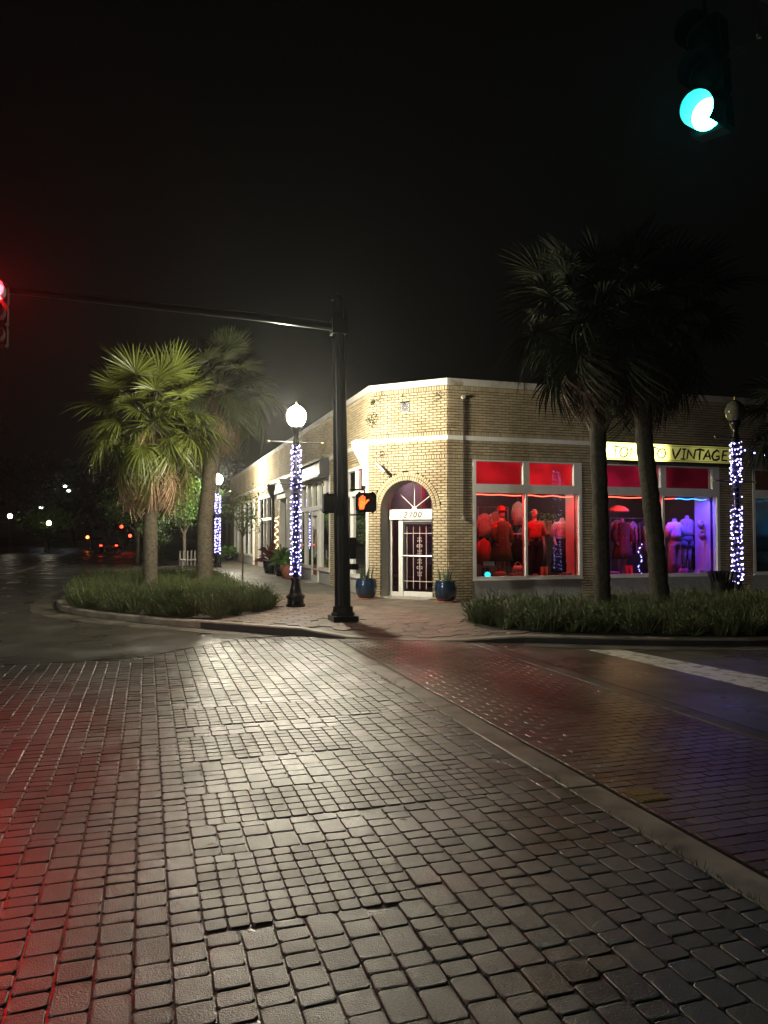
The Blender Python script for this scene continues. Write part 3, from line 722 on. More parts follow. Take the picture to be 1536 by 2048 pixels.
# ---- left facade storefronts
def rects_of(y0, y1, ys, z0, z1, w_=.07):
    return [(sl(y) - w_ / 2, sl(y) + w_ / 2, z0, z1) for y in ys] 
def front(y0, y1, posts, zt, transoms=True, riser=.55, pm=None, riserm=None, wht=None, trpost=None):
    s0, s1 = sl(y1), sl(y0); w_ = .09; m = wht or M_white
    rr = [(s0, s0 + w_, riser, 3.595), (s1 - w_, s1, riser, 3.595), (s0 + w_, s1 - w_, 3.50, 3.595), (s0 + w_, s1 - w_, zt, zt + .14), (s0 + w_, s1 - w_, riser, riser + .07)]
    ps = sorted(sl(p) for p in posts)
    rr += [(p - .045, p + .045, riser + .07, zt) for p in ps]
    tp = sorted(sl(p) for p in (trpost or posts)); rr += [(p - .05, p + .05, zt + .14, 3.50) for p in tp]
    f = members(FL, rr, -.15, .02, m, 'shopfront')
    members(FL, [(s0, s1, ZB, riser - .001)], -.15, .006, riserm or M_stucco, 'stall_riser', f)
    members(FL, [(s0 - .005, s1 + .005, riser - .03, riser)], .007, .05, m, 'sill', f)
    ed = [s0 + w_] + ps + [s1 - w_]
    for a, b in zip(ed[:-1], ed[1:]): pane(FL, a, b, riser + .07, zt, -.06, f, pm)
    ed = [s0 + w_] + tp + [s1 - w_]
    for a, b in zip(ed[:-1], ed[1:]): pane(FL, a, b, zt + .14, 3.50, -.06, f, pm, 'transom_pane')
    return f
fl1 = front(18.95, 22.33, [20.6], 2.78, trpost=[20.05, 21.2], pm=M_glass)
# leaded grids behind the two near transoms
t = MB()
for y0 in (19.1, 20.2):
    for k in range(5): t.box(sl(y0 + .12 + k * .16) - .008, sl(y0 + .12 + k * .16) + .008, -.09, -.08, 2.93, 3.5, FL.T)
    for k in range(3): t.box(sl(y0 + .9), sl(y0), -.079, -.07, 3.03 + k * .15, 3.045 + k * .15, FL.T)
bobj('transom_grid', t, M_chrome, fl1)
members(FL, [(sl(18.93), sl(18.78), .60, 3.6)], .0165, .05, M_white, 'corner_board')
fl2 = front(23.17, 29.58, [24.7, 25.85, 27.1], 2.55, trpost=[24.0, 24.9, 25.85, 26.7, 27.6], pm=M_glassd)
# door in the second shopfront
t = MB(); t.box(sl(25.8), sl(25.68), -.05, .05, .12, 2.5, FL.T); t.box(sl(24.87), sl(24.75), -.05, .05, .12, 2.5, FL.T); t.box(sl(25.68), sl(24.87), -.05, .05, 2.36, 2.5, FL.T); t.box(sl(25.68), sl(24.87), -.05, .05, 1.9, 2.0, FL.T); t.box(sl(25.68), sl(24.87), -.05, .05, .12, .32, FL.T)
d2 = bobj('door', t, M_white); pane(FL, sl(25.68), sl(24.87), .32, 1.9, .02, d2, M_glassd)
t = MB(); t.tube([FL.T(sl(24.95), .09, .95), FL.T(sl(24.95), .09, 1.3)], .015, 6); bobj('handle', t, M_chrome, d2)
t = MB(); t.box(sl(25.9), sl(24.65), .02, .45, ZB, ZB + .03, FL.T); bobj('doorstep', t, M_mosaic)
# boxed fascia with glass block panels
t = MB(); t.box(sl(27.5), sl(23.2), .02, .38, 3.55, 3.62, FL.T); t.box(sl(27.5), sl(23.2), .02, .30, 4.10, 4.17, FL.T); t.box(sl(23.3), sl(23.2), .02, .34, 3.62, 4.10, FL.T); t.box(sl(27.5), sl(27.4), .02, .34, 3.62, 4.10, FL.T); t.box(sl(27.4), sl(23.3), .02, .16, 3.62, 4.10, FL.T)
fas = bobj('fascia_box', t, M_blackm)
for k in range(8):
    t = MB(); a = sl(27.3) + k * .49; t.box(a, a + .45, .165, .20, 3.68 + (.0), 4.04, FL.T); bobj('fascia_panel', t, M_block, fas)
fl3 = front(29.87, 32.98, [31.0, 32.0], 2.75, pm=M_glassd); fl4 = front(34.72, 39.18, [36.2, 37.3], 2.4, trpost=[36.2, 37.3], pm=M_glassd)
fl5 = front(41.42, 45.38, [43.2], 2.7, pm=M_glassd); fl6 = front(46.92, 50.38, [48.6], 2.7, pm=M_glassd)
# white pedimented porch
t = MB(); t.box(sl(31.3), sl(29.3), .03, .35, 3.18, 3.40, FL.T); t.box(sl(31.4), sl(29.2), .03, .45, 3.401, 3.47, FL.T)
c0, c1 = sl(31.4), sl(29.2); t.add([FL.T(c0, .03, 3.471), FL.T(c1, .03, 3.471), FL.T((c0 + c1) / 2, .03, 4.0), FL.T(c0, .45, 3.471), FL.T(c1, .45, 3.471), FL.T((c0 + c1) / 2, .45, 4.0)], [(0, 1, 2), (3, 5, 4), (0, 2, 5, 3), (1, 4, 5, 2), (0, 3, 4, 1)])
po = bobj('porch_hood', t, M_white)
for y_ in (29.45, 31.15):
    t = MB(); t.box(sl(y_ + .12), sl(y_ - .12), .03, .26, ZB, 3.179, FL.T); bobj('porch_pilaster', t, M_white, po)
def downspout(y_, mm, ztop=4.0, head=True, zb=ZB):
    t = MB()
    if head:
        a = sl(y_); c = [(a - .24, .02), (a + .24, .02), (a + .24, .36), (a - .24, .36)]; d = [(a - .09, .02), (a + .09, .02), (a + .09, .14), (a - .09, .14)]
        zz = [ztop, ztop - .12, ztop - .62]
        t.add([FL.T(x, n_, zz[0]) for x, n_ in c] + [FL.T(x, n_, zz[1]) for x, n_ in c] + [FL.T(x, n_, zz[2]) for x, n_ in d], [(0, 1, 2, 3)] + [(i, (i + 1) % 4, 4 + (i + 1) % 4, 4 + i) for i in range(4)] + [(4 + i, 4 + (i + 1) % 4, 8 + (i + 1) % 4, 8 + i) for i in range(4)])
        t.box(a - .26, a + .26, .018, .38, ztop - .03, ztop + .03, FL.T)
        o = bobj('conductor_head', t, mm)
    else: o = bld
    t = MB(); t.box(sl(y_) - .05, sl(y_) + .05, .025, .12, zb, (ztop - .62) if head else ztop, FL.T); bobj('downspout', t, mm, o)
downspout(18.98, M_white, 4.15, zb=3.0); downspout(34.1, M_blackm, 3.95); downspout(40.4, M_white, 3.6, head=False)
for y0_, y1_ in ((39.3, 40.2), (40.6, 41.3)):
    t = MB()
    for r_ in range(6):
        for k in range(4): a = sl(y1_) + k * (y1_ - y0_) / 4; t.box(a + .004, a + (y1_ - y0_) / 4 - .004, .017, .03, ZB + r_ * .067, ZB + r_ * .067 + .058, FL.T)
    bobj('red_brick_base', t, M_redbrick_s, kind='stuff')
# patches of vine on the chamfer
def sprig(fac, a, z, n, r, parent=bld, name='wall_fern'):
    t = MB()
    for _ in range(n):
        an = U(0, 2 * pi); rr_ = r * sqrt(rnd()); x, zz = a + rr_ * cos(an), z + rr_ * sin(an) * 1.2; l = U(.02, .05); b_ = U(0, pi * 2)
        p = Vector(fac.T(x, U(.02, .09), zz)); u = Vector((U(-1, 1), U(-1, 1), U(-1, .4))).normalized() * l; v = u.orthogonal().normalized() * l * .3
        t.add([p, p + u * .5 + v, p + u, p + u * .5 - v], [(0, 1, 2, 3)])
    return t
for a, z, n_, r_ in ((.10, 4.72, 150, .17), (.32, 5.30, 40, .14), (.12, 5.15, 60, .07), (.38, 3.8, 30, .08), (1.95, 5.15, 45, .12), (1.0, 5.24, 10, .05), (1.02, 5.05, 10, .04)):
    o = obj('wall_fern', sprig(FC, a, z, max(n_ * 2, 30), r_), M_leafdark); p = FC.T(a, .03, z)
    tag(o, {4.72: 'large fern clump growing from the brick edge above the conductor head', 5.30: 'small fern under the coping near the left end of the chamfer', 5.15: 'thin trailing sprig high on the chamfer brickwork', 3.8: 'small fern in the brickwork above the security camera', 5.24: 'tiny tuft of weed high above the pierced tile', 5.05: 'tiny weed just above the pierced tile'}[z] if not (a == 1.95) else 'dry twiggy fern at the right top corner of the chamfer', 'plant', 'ferns growing from the brick joints')

# ------------------------------------------------------------------ sign
sg = empty('shop_sign', (13.5, 17.1, 3.66), label='yellow backlit box sign reading Tomato Vintage above the blue-red window', cat='sign')
t = MB(); t.box(11.42, 15.66, 16.99, 17.145, 3.645, 4.19); obj('sign_box', t, M_blackm, sg, world=True)
t = MB(); t.box(11.47, 15.61, 16.978, 16.99, 3.69, 4.145); obj('sign_face', t, M_sign, sg, world=True)
t = MB()
for z in (3.715, 4.105): t.box(11.49, 15.59, 16.973, 16.978, z, z + .012)
obj('sign_border', t, M_signtext, sg, world=True)
G = {'T': [[(-.15, .98), (.3, 1.05), (.75, .95)], [(.32, 1.0), (.28, .5), (.3, -.05)]],
     'O': [[(.42, .95), (.12, .82), (.0, .45), (.12, .1), (.4, 0), (.7, .15), (.82, .5), (.7, .85), (.42, .97)]],
     'M': [[(.0, .0), (.12, .95), (.4, .35), (.72, 1.0), (.9, .0)]],
     'A': [[(-.02, .0), (.22, .5), (.45, 1.0), (.6, .5), (.75, .02)], [(.1, .36), (.72, .40)]],
     'V': [[(.0, 1.0), (.15, .5), (.32, .0), (.6, .55), (.85, 1.05)]],
     'I': [[(.1, .97), (.5, 1.0)], [(.3, 1), (.28, 0)], [(.02, .0), (.5, .02)]],
     'N': [[(.02, .0), (.1, .95), (.4, .5), (.72, .05), (.85, 1.05)]],
     'G': [[(.75, .88), (.5, 1.0), (.15, .75), (.02, .4), (.2, .05), (.55, .02), (.8, .2), (.78, .42), (.45, .42)]],
     'E': [[(.7, 1.0), (.2, .98), (.15, .55), (.1, .03), (.7, .0)], [(.15, .53), (.6, .56)]]}
x = 11.66
LW = {'T': .66, 'O': .95, 'M': 1.05, 'A': .80, 'V': .84, 'I': .58, 'N': .95, 'G': .92, 'E': .8}
word = 'TOMATO VINTAGE'; tot = sum(.42 if c == ' ' else LW[c] for c in word); sc_ = 3.78 / tot
for ch in word:
    if ch == ' ': x += .42 * sc_; continue
    b = MB(); bold = .028 if x > 13.4 else .017
    for st in G[ch]:
        P = [(x + px * sc_ * .92 + py * .03, 0, 3.765 + py * .275 + U(-.008, .008)) for px, py in st]
        b.tube(P, [bold * (1.25 if 0 < i < len(P) - 1 else .85) for i in range(len(P))], 6, T=lambda X, Y, Z: (X, 16.972 + Y * .25, Z))
    obj('letter', b, M_signtext, sg, world=True); x += LW[ch] * sc_
# ------------------------------------------------------------------ lamps inside the shops
def area(name, loc, rot, sx, sy, e, col):
    l = bpy.data.lights.new(name, 'AREA'); l.shape = 'RECTANGLE'; l.size = sx; l.size_y = sy; l.energy = e; l.color = col
    o = bpy.data.objects.new(name, l); COL.objects.link(o); o.location = loc; o.rotation_euler = rot; return o
def point(name, loc, e, col, r=.1, spot=None):
    l = bpy.data.lights.new(name, 'SPOT' if spot else 'POINT'); l.energy = e; l.color = col; l.shadow_soft_size = r
    if spot: l.spot_size = R_(spot[0]); l.spot_blend = spot[1]
    o = bpy.data.objects.new(name, l); COL.objects.link(o); o.location = loc; return o
def led(x0, x1, z, y, m, label, amp=.012):
    t = MB(); n = 24; t.tube([(x0 + (x1 - x0) * k / n, y, z + amp * sin(k * .55) - (.02 if k > 14 else 0) * .5) for k in range(n + 1)], .013, 6)
    o = obj('led_strip', t, m); tag(o, label, 'light strip', 'light strips along the window heads')
led(7.88, 9.20, 2.725, 17.36, M_ledr, 'red light strip over the left pane of the window by the entrance', .004)
led(9.30, 10.72, 2.715, 17.36, M_ledr, 'sagging red light strip over the right pane of the window by the entrance', .014)
led(11.62, 13.95, 2.715, 17.36, M_ledr, 'red light strip in the window under the yellow sign', .010)
led(13.97, 15.0, 2.70, 17.37, M_ledb, 'blue light strip in the window under the yellow sign', .012)
led(16.56, 17.5, 2.68, 17.37, M_ledc, 'cyan light strip in the window at the right edge of the photo', .02)
RED = (1, .03, .04)
area('red_strip_lamp', (9.2, 17.42, 2.70), (0, 0, 0), 2.9, .05, 40, RED); area('red_strip_lamp', (12.7, 17.42, 2.69), (0, 0, 0), 2.1, .05, 42, RED)
area('blue_strip_lamp', (14.5, 17.42, 2.69), (0, 0, 0), 1.0, .05, 95, (.07, .04, 1)); area('cyan_strip_lamp', (18, 17.42, 2.69), (0, 0, 0), 2.6, .05, 420, (.1, .6, 1))
point('shop_ceiling_lamp', (8.9, 19.5, 3.3), 55, (1, .75, .62), .15); point('shop_ceiling_lamp', (13.6, 19.5, 3.3), 55, (1, .7, .55), .15); point('shop_ceiling_lamp', (6.5, 20.9, 3.3), 90, (1, .92, .9), .15)
point('shop_ceiling_lamp', (18.2, 18.3, 3.2), 70, (.6, .85, 1), .15); point('entrance_red_lamp', (6.9, 18.9, 3.3), 200, (1, .08, .12), .15)

# ------------------------------------------------------------------ mannequins and clothes
def torso(b, x, y, z, s=1.0, sh=.20):
    b.loft([(x, y, z + .0, .16 * s, .12), (x, y, z + .12, .17 * s, .125), (x, y, z + .28, .125 * s, .095), (x, y, z + .42, .155 * s, .115), (x, y, z + .54, sh * s, .105), (x, y, z + .60, sh * .8 * s, .085), (x, y, z + .635, .065, .06), (x, y, z + .72, .055, .05), (x, y, z + .73, .03, .03)], 16)
def mannequin(x, y, z, rz, label, top=None, bottom=None, kind='trousers', head=False, hat=None, arms=True, ruf=0., sleeve=.35, blouse=1.12):
    """standing shop figure facing -Y; z is the floor under it"""
    r = empty('mannequin', (x, y, z), rz, label, 'mannequin', 'mannequins in the shop windows')
    b = MB(); h = .88; torso(b, 0, 0, h)
    for s in (-1, 1): b.tube([(s * .08, 0, h + .05), (s * .085, .01, .5), (s * .08, .02, .06)], [.085, .06, .04], 8)
    if arms:
        for s in (-1, 1): b.tube([(s * .19, 0, h + .56), (s * .25, .01, h + .28), (s * .24, -.08, h + .06), (s * .22, -.12, h - .02)], [.05, .04, .03, .025], 8)
    if head: b.loft([(0, 0, h + .71, .05, .05), (0, -.01, h + .76, .07, .08), (0, -.01, h + .85, .08, .095), (0, 0, h + .93, .065, .08), (0, 0, h + .96, .03, .04)], 12)
    obj('figure', b, F_skin, r, smooth=True)
    t = MB(); t.lathe([(.16, 0), (.16, .015), (.02, .02), (.012, .3)], 14); obj('base_plate', t, M_chrome, r)
    if top:
        b = MB(); k = blouse
        b.loft([(0, 0, h + .16, .19 * k, .145 * k), (0, 0, h + .28, .165 * k, .13 * k), (0, 0, h + .42, .175 * k, .135 * k), (0, 0, h + .54, .20 * k, .12 * k), (0, 0, h + .605, .17, .095), (0, 0, h + .64, .075, .07)], 30, lambda i, a: (.08, .07, .05, .03, .01, 0)[i] * sin(9 * a + .5 * i))
        if sleeve:
            for s in (-1, 1): b.tube([(s * .15, 0, h + .58), (s * .22, 0, h + .5), (s * .29, .0, h + .54 - sleeve)], [.07, .085, .075], 10)
        obj('top', b, top, r, smooth=True)
    if bottom:
        b = MB()
        if kind == 'trousers':
            b.loft([(0, 0, h - .08, .185, .14), (0, 0, h + .02, .18, .14), (0, 0, h + .22, .14, .11)], 16)
            for s in (-1, 1): b.loft([(s * .11, 0, .05, .115, .10), (s * .10, 0, .35, .10, .095), (s * .09, 0, h - .05, .095, .12), (s * .085, 0, h, .09, .12)], 18, lambda i, a: .08 * sin(6 * a))
        elif kind == 'shorts':
            b.loft([(0, 0, h - .02, .195, .145), (0, 0, h + .08, .18, .14), (0, 0, h + .22, .14, .11)], 16)
            for s in (-1, 1): b.loft([(s * .1, 0, h - .2, .115, .115), (s * .09, 0, h, .1, .12)], 12)
        elif kind == 'skirt':
            b.loft([(0, 0, .12, .33, .27), (0, 0, .3, .29, .24), (0, 0, .31, .33, .28), (0, 0, .5, .25, .22), (0, 0, .51, .30, .25), (0, 0, .72, .21, .18), (0, 0, h + .1, .19, .15), (0, 0, h + .26, .14, .11)], 28, lambda i, a: .07 * sin(13 * a + i * 2))
        elif kind == 'coat':
            b.loft([(0, 0, .45, .30, .22), (0, 0, .7, .26, .2), (0, 0, h + .2, .2, .16), (0, 0, h + .45, .23, .17), (0, 0, h + .58, .22, .14), (0, 0, h + .63, .1, .09)], 30, lambda i, a: (.13, .09, .05, .04, .02, 0)[i] * sin(8 * a + .5 * i))
            for s in (-1, 1): b.tube([(s * .17, 0, h + .56), (s * .3, -.02, h + .3), (s * .27, -.1, h + .05)], [.08, .08, .065], 10)
        obj({'trousers': 'trousers', 'shorts': 'shorts', 'skirt': 'ruffled_skirt', 'coat': 'coat'}[kind], b, bottom, r, smooth=True)
    if hat:
        b = MB(); b.lathe([(.19, h + .90), (.19, h + .91), (.10, h + .915), (.10, h + .99), (.07, h + 1.03), (.0, h + 1.04)], 18); obj('hat', b, hat, r, smooth=True)
    return r
mannequin(8.95, 18.0, .56, .2, 'mannequin in a striped red and brown coat with a round red hat', kind='coat', bottom=F_olive, top=F_red, head=True, hat=F_red, blouse=1.05)
mannequin(9.98, 18.1, .56, 0, 'mannequin in black trousers and a red top behind the window mullion', top=F_red, bottom=F_black, sleeve=.3, head=True)
mannequin(10.82, 18.08, .56, -.1, 'mannequin in a dark tiered ruffled dress with cream blouse', top=F_cream, bottom=F_navy, kind='skirt')
mannequin(14.38, 17.95, .56, .1, 'headless mannequin in a white wide-sleeved blouse and tan trousers', top=F_white, bottom=F_tan, kind='trousers', arms=False, sleeve=.34)
mannequin(15.02, 18.2, .66, -.15, 'headless mannequin in a cream crop top and pale denim shorts', top=F_cream, bottom=F_grey, kind='shorts', sleeve=0, arms=False, blouse=1.06)
mannequin(6.35, 20.05, .56, -1.2, 'mannequin in blue top and pink skirt in the window beside the chamfer', top=F_blue, bottom=F_pink, kind='skirt', sleeve=.2)
mannequin(13.1, 18.6, .56, 0, 'mannequin in red jacket in the left pane under the yellow sign', top=F_red, bottom=F_olive, kind='coat')
def garment(x, y, z, rz, m, label, w_=.2, L=.65, grp='clothes hung in the shop windows'):
    r = empty('hanging_garment', (x, y, z), rz, label, 'garment', grp)
    b = MB(); b.loft([(0, 0, -L, w_ * 1.0, .035), (0, 0, -L * .5, w_ * .8, .035), (0, 0, -.14, w_ * .85, .035), (0, 0, -.07, w_ * .88, .03), (0, 0, -.03, w_ * .5, .025), (0, 0, 0, w_ * .25, .02)], 30, lambda i, a: (.16, .13, .08, .05, .03, 0)[i] * sin(9 * a + .6 * i))
    for s in (-1, 1): b.tube([(s * w_ * .78, 0, -.09), (s * w_ * 1.05, 0, -.28), (s * w_ * 1.1, .02, -.52)], [.035, .04, .032], 8)
    obj('cloth', b, m, r, smooth=True)
    t = MB(); t.tube([(0, 0, 0), (0, 0, .07), (.025, 0, .10), (0, 0, .125), (-.02, 0, .11)], .004, 5); t.tube([(-w_ * .8, 0, -.06), (0, 0, .0), (w_ * .8, 0, -.06)], .006, 5); obj('hanger', t, M_steel, r)
gl = [(8.08, 18.3, 2.28, F_cream, 'cream shirt hanging at the left edge of the first window'), (8.42, 18.75, 2.35, F_cream, 'long cream scarf-like shirt behind the red-hatted mannequin'), (9.02, 18.5, 2.62, F_cream, 'pale top hung high near the mullion of the first window'),
      (9.15, 18.2, 1.62, F_red, 'red dress on the low rack beside the mullion'), (9.0, 18.15, 1.60, F_black, 'black dress on the low rack'), (8.2, 18.1, 1.55, F_navy, 'navy trousers hung low in the first window'), (8.05, 17.8, 1.60, F_red, 'red striped jumper in the left corner of the first window'),
      (12.45, 19.0, 2.1, F_cream, 'pale jacket hung behind the leaning palm trunk'), (12.75, 19.1, 2.1, F_olive, 'olive jacket on the rail behind the leaning palm'), (11.95, 19.2, 2.15, F_tan, 'tan jacket on the rail near the left jamb under the sign'),
      (14.9, 18.3, 1.7, F_teal, 'dark teal dress at the right jamb under the blue light'), (16.95, 18.2, 2.2, F_blue, 'light blue dress in the cyan-lit window'), (17.4, 18.6, 2.2, F_navy, 'navy jacket in the cyan-lit window'), (17.8, 18.6, 2.2, F_white, 'white shirt in the cyan-lit window')]
for x, y, z, m, lb in gl: garment(x * y / 17.19, y, z, U(-.4, .4), m, lb)
kinds = [(F_red, 'red'), (F_navy, 'navy'), (F_black, 'black'), (F_pink, 'pink'), (F_olive, 'olive'), (F_cream, 'cream'), (F_navy2, 'dark teal'), (F_grey, 'grey denim')]
for (xa_, xb_, y_, z_, where) in ((8.45, 10.0, 18.75, 1.95, 'packed on the tall rail at the back of the first window'), (9.2, 10.5, 18.3, 1.56, 'squeezed on the low rail of the first window'), (13.2, 14.6, 19.0, 2.0, 'packed on the back rail under the yellow sign'), (15.4, 16.0, 18.9, 1.8, 'at the back right under the yellow sign')):
    for i_, (m_, c_) in enumerate(kinds):
        if (xb_ - xa_) < 1 and i_ > 3: break
        x_ = xa_ + (xb_ - xa_) * (i_ + .5) / (8 if xb_ - xa_ > 1 else 4)
        garment(x_, y_ + U(-.05, .05), z_ - U(0, .05), U(.9, 1.4), m_, c_ + ' garment ' + where, U(.15, .2), U(.55, .95))
def clutter(x, y, z, kind, m, label):
    r = empty(kind, (x * y / 17.19, y, z), U(-.5, .5), label, kind.replace('_', ' '), 'small goods on the window floors')
    if kind == 'shoe_box':
        t = MB(); t.box(-.16, .16, -.1, .1, 0, .11); obj('carton', t, m, r); t = MB(); t.box(-.165, .165, -.105, .105, .112, .14); obj('lid', t, F_white, r)
    elif kind == 'handbag':
        t = MB(); t.loft([(0, 0, 0, .16, .06), (0, 0, .12, .17, .065), (0, 0, .2, .13, .03)], 16); obj('bag_body', t, m, r, smooth=True); t = MB(); t.tube([(.1 * cos(pi * k / 8), 0, .19 + .1 * sin(pi * k / 8)) for k in range(9)], .008, 5); obj('handle', t, m, r)
    elif kind == 'boots':
        for s in (-.07, .07): t = MB(); t.loft([(s, -.06, 0, .045, .13), (s, -.05, .05, .042, .11), (s, 0, .1, .04, .05), (s, 0, .3, .045, .05)], 12); obj('boot', t, m, r, smooth=True)
    elif kind == 'price_card':
        t = MB(); t.box(-.08, .08, -.003, .003, 0, .13); obj('card', t, m, r); t = MB(); t.box(-.03, .03, 0, .05, 0, .01); obj('foot', t, F_black, r)
for a_ in ((8.1, 17.75, .56, 'boots', F_black, 'black boots on the floor at the left of the first window'), (8.5, 17.7, .56, 'handbag', F_tan, 'tan handbag under the red-hatted mannequin'), (8.95, 17.72, .56, 'shoe_box', F_red, 'red shoe box by the mullion of the first window'), (9.0, 17.74, .70, 'handbag', F_cream, 'cream handbag on the red shoe box'), (9.75, 17.7, .56, 'boots', F_tan, 'tan boots between the right-pane mannequins'), (10.5, 17.68, .56, 'shoe_box', F_teal, 'teal shoe box at the right of the first window'), (9.5, 17.6, .56, 'price_card', F_white, 'white card standing at the foot of the black trousers'), (11.8, 17.75, .56, 'shoe_box', F_cream, 'cream shoe box at the left under the yellow sign'), (12.3, 17.72, .56, 'boots', F_red, 'red boots under the red jacket mannequin'), (14.05, 17.7, .56, 'handbag', F_pink, 'pink handbag between the two headless mannequins'), (14.65, 17.75, .56, 'shoe_box', F_white, 'white shoe box under the straw hats')): clutter(*a_)
def rack(x, y, z, L, h, label):
    r = empty('clothes_rack', (x, y, z), 0, label, 'clothes rack', 'clothes racks in the shop')
    t = MB(); t.tube([(-L / 2, 0, h), (L / 2, 0, h)], .013, 6); obj('rail', t, M_chrome, r)
    for s in (-1, 1):
        t = MB(); t.tube([(s * L / 2, 0, 0), (s * L / 2, 0, h)], .013, 6); t.tube([(s * L / 2, -.2, .01), (s * L / 2, .2, .01)], .013, 6); obj('upright', t, M_chrome, r)
rack(9.5, 18.15, .56, .9, 1.17, 'low chrome rack with red dresses in the first window'); rack(13.7, 19.1, .1, 1.3, 2.1, 'chrome rack with jackets behind the palms')
rack(9.0, 18.6, .56, .9, 1.9, 'tall chrome rack holding the cream shirts')
# cloth display panel with leaves in right pane
t = MB(); t.box(10.1, 10.75, 18.5, 18.54, 1.72, 2.1); t.box(10.85, 11.18, 18.5, 18.54, 1.65, 2.14)
o = obj('cream_backdrop_cloth', t, F_cream); tag(o, 'cream cloth hung behind the mannequins in the right pane', 'cloth')
t = MB()
for c in ((10.2, 2.2), (10.6, 2.15), (11.0, 2.15), (10.95, 2.0)):
    for _ in range(60):
        p = Vector((c[0] + U(-.18, .18), 18.4 + U(-.1, .1), c[1] + U(-.15, .15))); u = Vector((U(-1, 1), U(-.3, .3), U(-1, 1))).normalized() * .07; v = u.orthogonal().normalized() * .02; t.add([p, p + u * .5 + v, p + u, p + u * .5 - v], [(0, 1, 2, 3)])
o = obj('artificial_garland', t, M_leaf); tag(o, 'leafy garland over the cream cloth in the first window', 'garland')
# straw hats as flowers, crate, hat lamp
for i, (x, z, lb) in enumerate(((15.02, 1.98, 'straw hat hung highest beside the blue-lit jamb'), (15.05, 1.68, 'straw hat hung lower beside the blue-lit jamb'))):
    b = MB(); b.lathe([(.14, 0), (.145, .01), (.07, .02), (.065, .07), (.03, .09)], 18); o = obj('straw_hat', b, F_straw, smooth=True, loc=(x, 17.62, z)); o.rotation_euler = (R_(80), 0, R_(10)); tag(o, lb, 'hat', 'straw hats in the window')
r = empty('display_table', (15.4, 18.6, .56), 0, 'small dark display table behind the two headless mannequins', 'table')
t = MB(); t.box(-.35, .35, -.2, .2, .55, .59); obj('table_top', t, F_wood, r)
for sx in (-1, 1):
    for sy in (-1, 1): t = MB(); t.box(sx * .32 - .02, sx * .32 + .02, sy * .17 - .02, sy * .17 + .02, 0, .55); obj('leg', t, F_wood, r)
r = empty('lamp_shade_hat', (12.55, 18.0, 2.35), 0, 'wide pale lamp shade glowing over the red jacket', 'lamp'); t = MB(); t.lathe([(.30, 0), (.28, .06), (.18, .14), (.04, .18)], 20); obj('shade', t, F_cream, r, smooth=True); t = MB(); t.tube([(0, 0, .18), (0, 0, 1.1)], .006, 5); obj('cord', t, M_black, r)
# white shelving in the cyan window
r = empty('shelf_unit', (17.9, 18.9, .56), 0, 'white shelf unit with folded cloth in the cyan-lit window', 'shelf')
for k in range(4): t = MB(); t.box(-.6, .6, -.2, .2, .3 + k * .4, .33 + k * .4); obj('shelf', t, F_white, r)
for s in (-1, 1): t = MB(); t.box(s * .62 - .02, s * .62 + .02, -.2, .2, 0, 1.8); obj('side_panel', t, F_white, r)
# small window notice and round cyan badge light on the glass
t = MB(); t.box(8.06, 8.36, 17.228, 17.232, .93, 1.03); o = obj('window_notice', t, M_chrome); tag(o, 'small pale notice stuck inside the glass above the cyan dot', 'notice')
t = MB(); t.tube([(8.17, 17.20, .70), (8.17, 17.23, .70)], .075, 20); M_badge = mat('cyan_badge_light', (.1, .5, .5), .4, emit=(.02, .85, .9), es=1.3); o = obj('round_cyan_light', t, M_badge); tag(o, 'glowing cyan disc at the bottom left of the first window', 'light')
# balloon and plants of the window on the street side
b = MB(); b.loft([(0, 0, -.2, .02, .02), (0, 0, -.14, .11, .11), (0, 0, 0, .18, .18), (0, 0, .12, .14, .14), (0, 0, .19, .02, .02)], 14)
o = obj('balloon', b, mat('blue_balloon', (.03, .12, .7), .3), smooth=True, loc=(6.15, 21.3, 2.35)); tag(o, 'blue balloon high in the window beside the chamfer', 'balloon')
o = obj('balloon', b, mat('red_balloon', (.7, .05, .1), .3), smooth=True, loc=(6.15, 20.8, 1.95)); tag(o, 'red balloon under the blue one in the window beside the chamfer', 'balloon')
def leafball(c, r, n, l0=.05, l1=.1, flat=1.):
    t = MB()
    for _ in range(n):
        d = Vector((U(-1, 1), U(-1, 1), U(-1, 1))); d = d.normalized() * (rnd() ** .4); p = Vector(c) + Vector((d.x * r[0], d.y * r[1], d.z * r[2]))
        u = Vector((U(-1, 1), U(-1, 1), U(-.8, .5))).normalized() * U(l0, l1); v = u.orthogonal().normalized(); v.rotate(Matrix.Rotation(U(0, 6), 3, u)); v *= u.length * .35
        t.add([p, p + u * .45 + v, p + u, p + u * .45 - v], [(0, 1, 2, 3)])
    return t
o = obj('window_plant', leafball((6.2, 19.75, 1.75), (.25, .35, .5), 220, .06, .14), M_leafdark); tag(o, 'dark leafy plant behind the glass beside the chamfer', 'plant')
point('window_fill', (10.7, 18.0, 3.3), 22, (1, .93, .8), .05); point('window_fill', (6.1, 19.5, 2.7), 12, (1, .95, .9), .05)  # lights without fixtures; the first is added to brighten the cream cloth

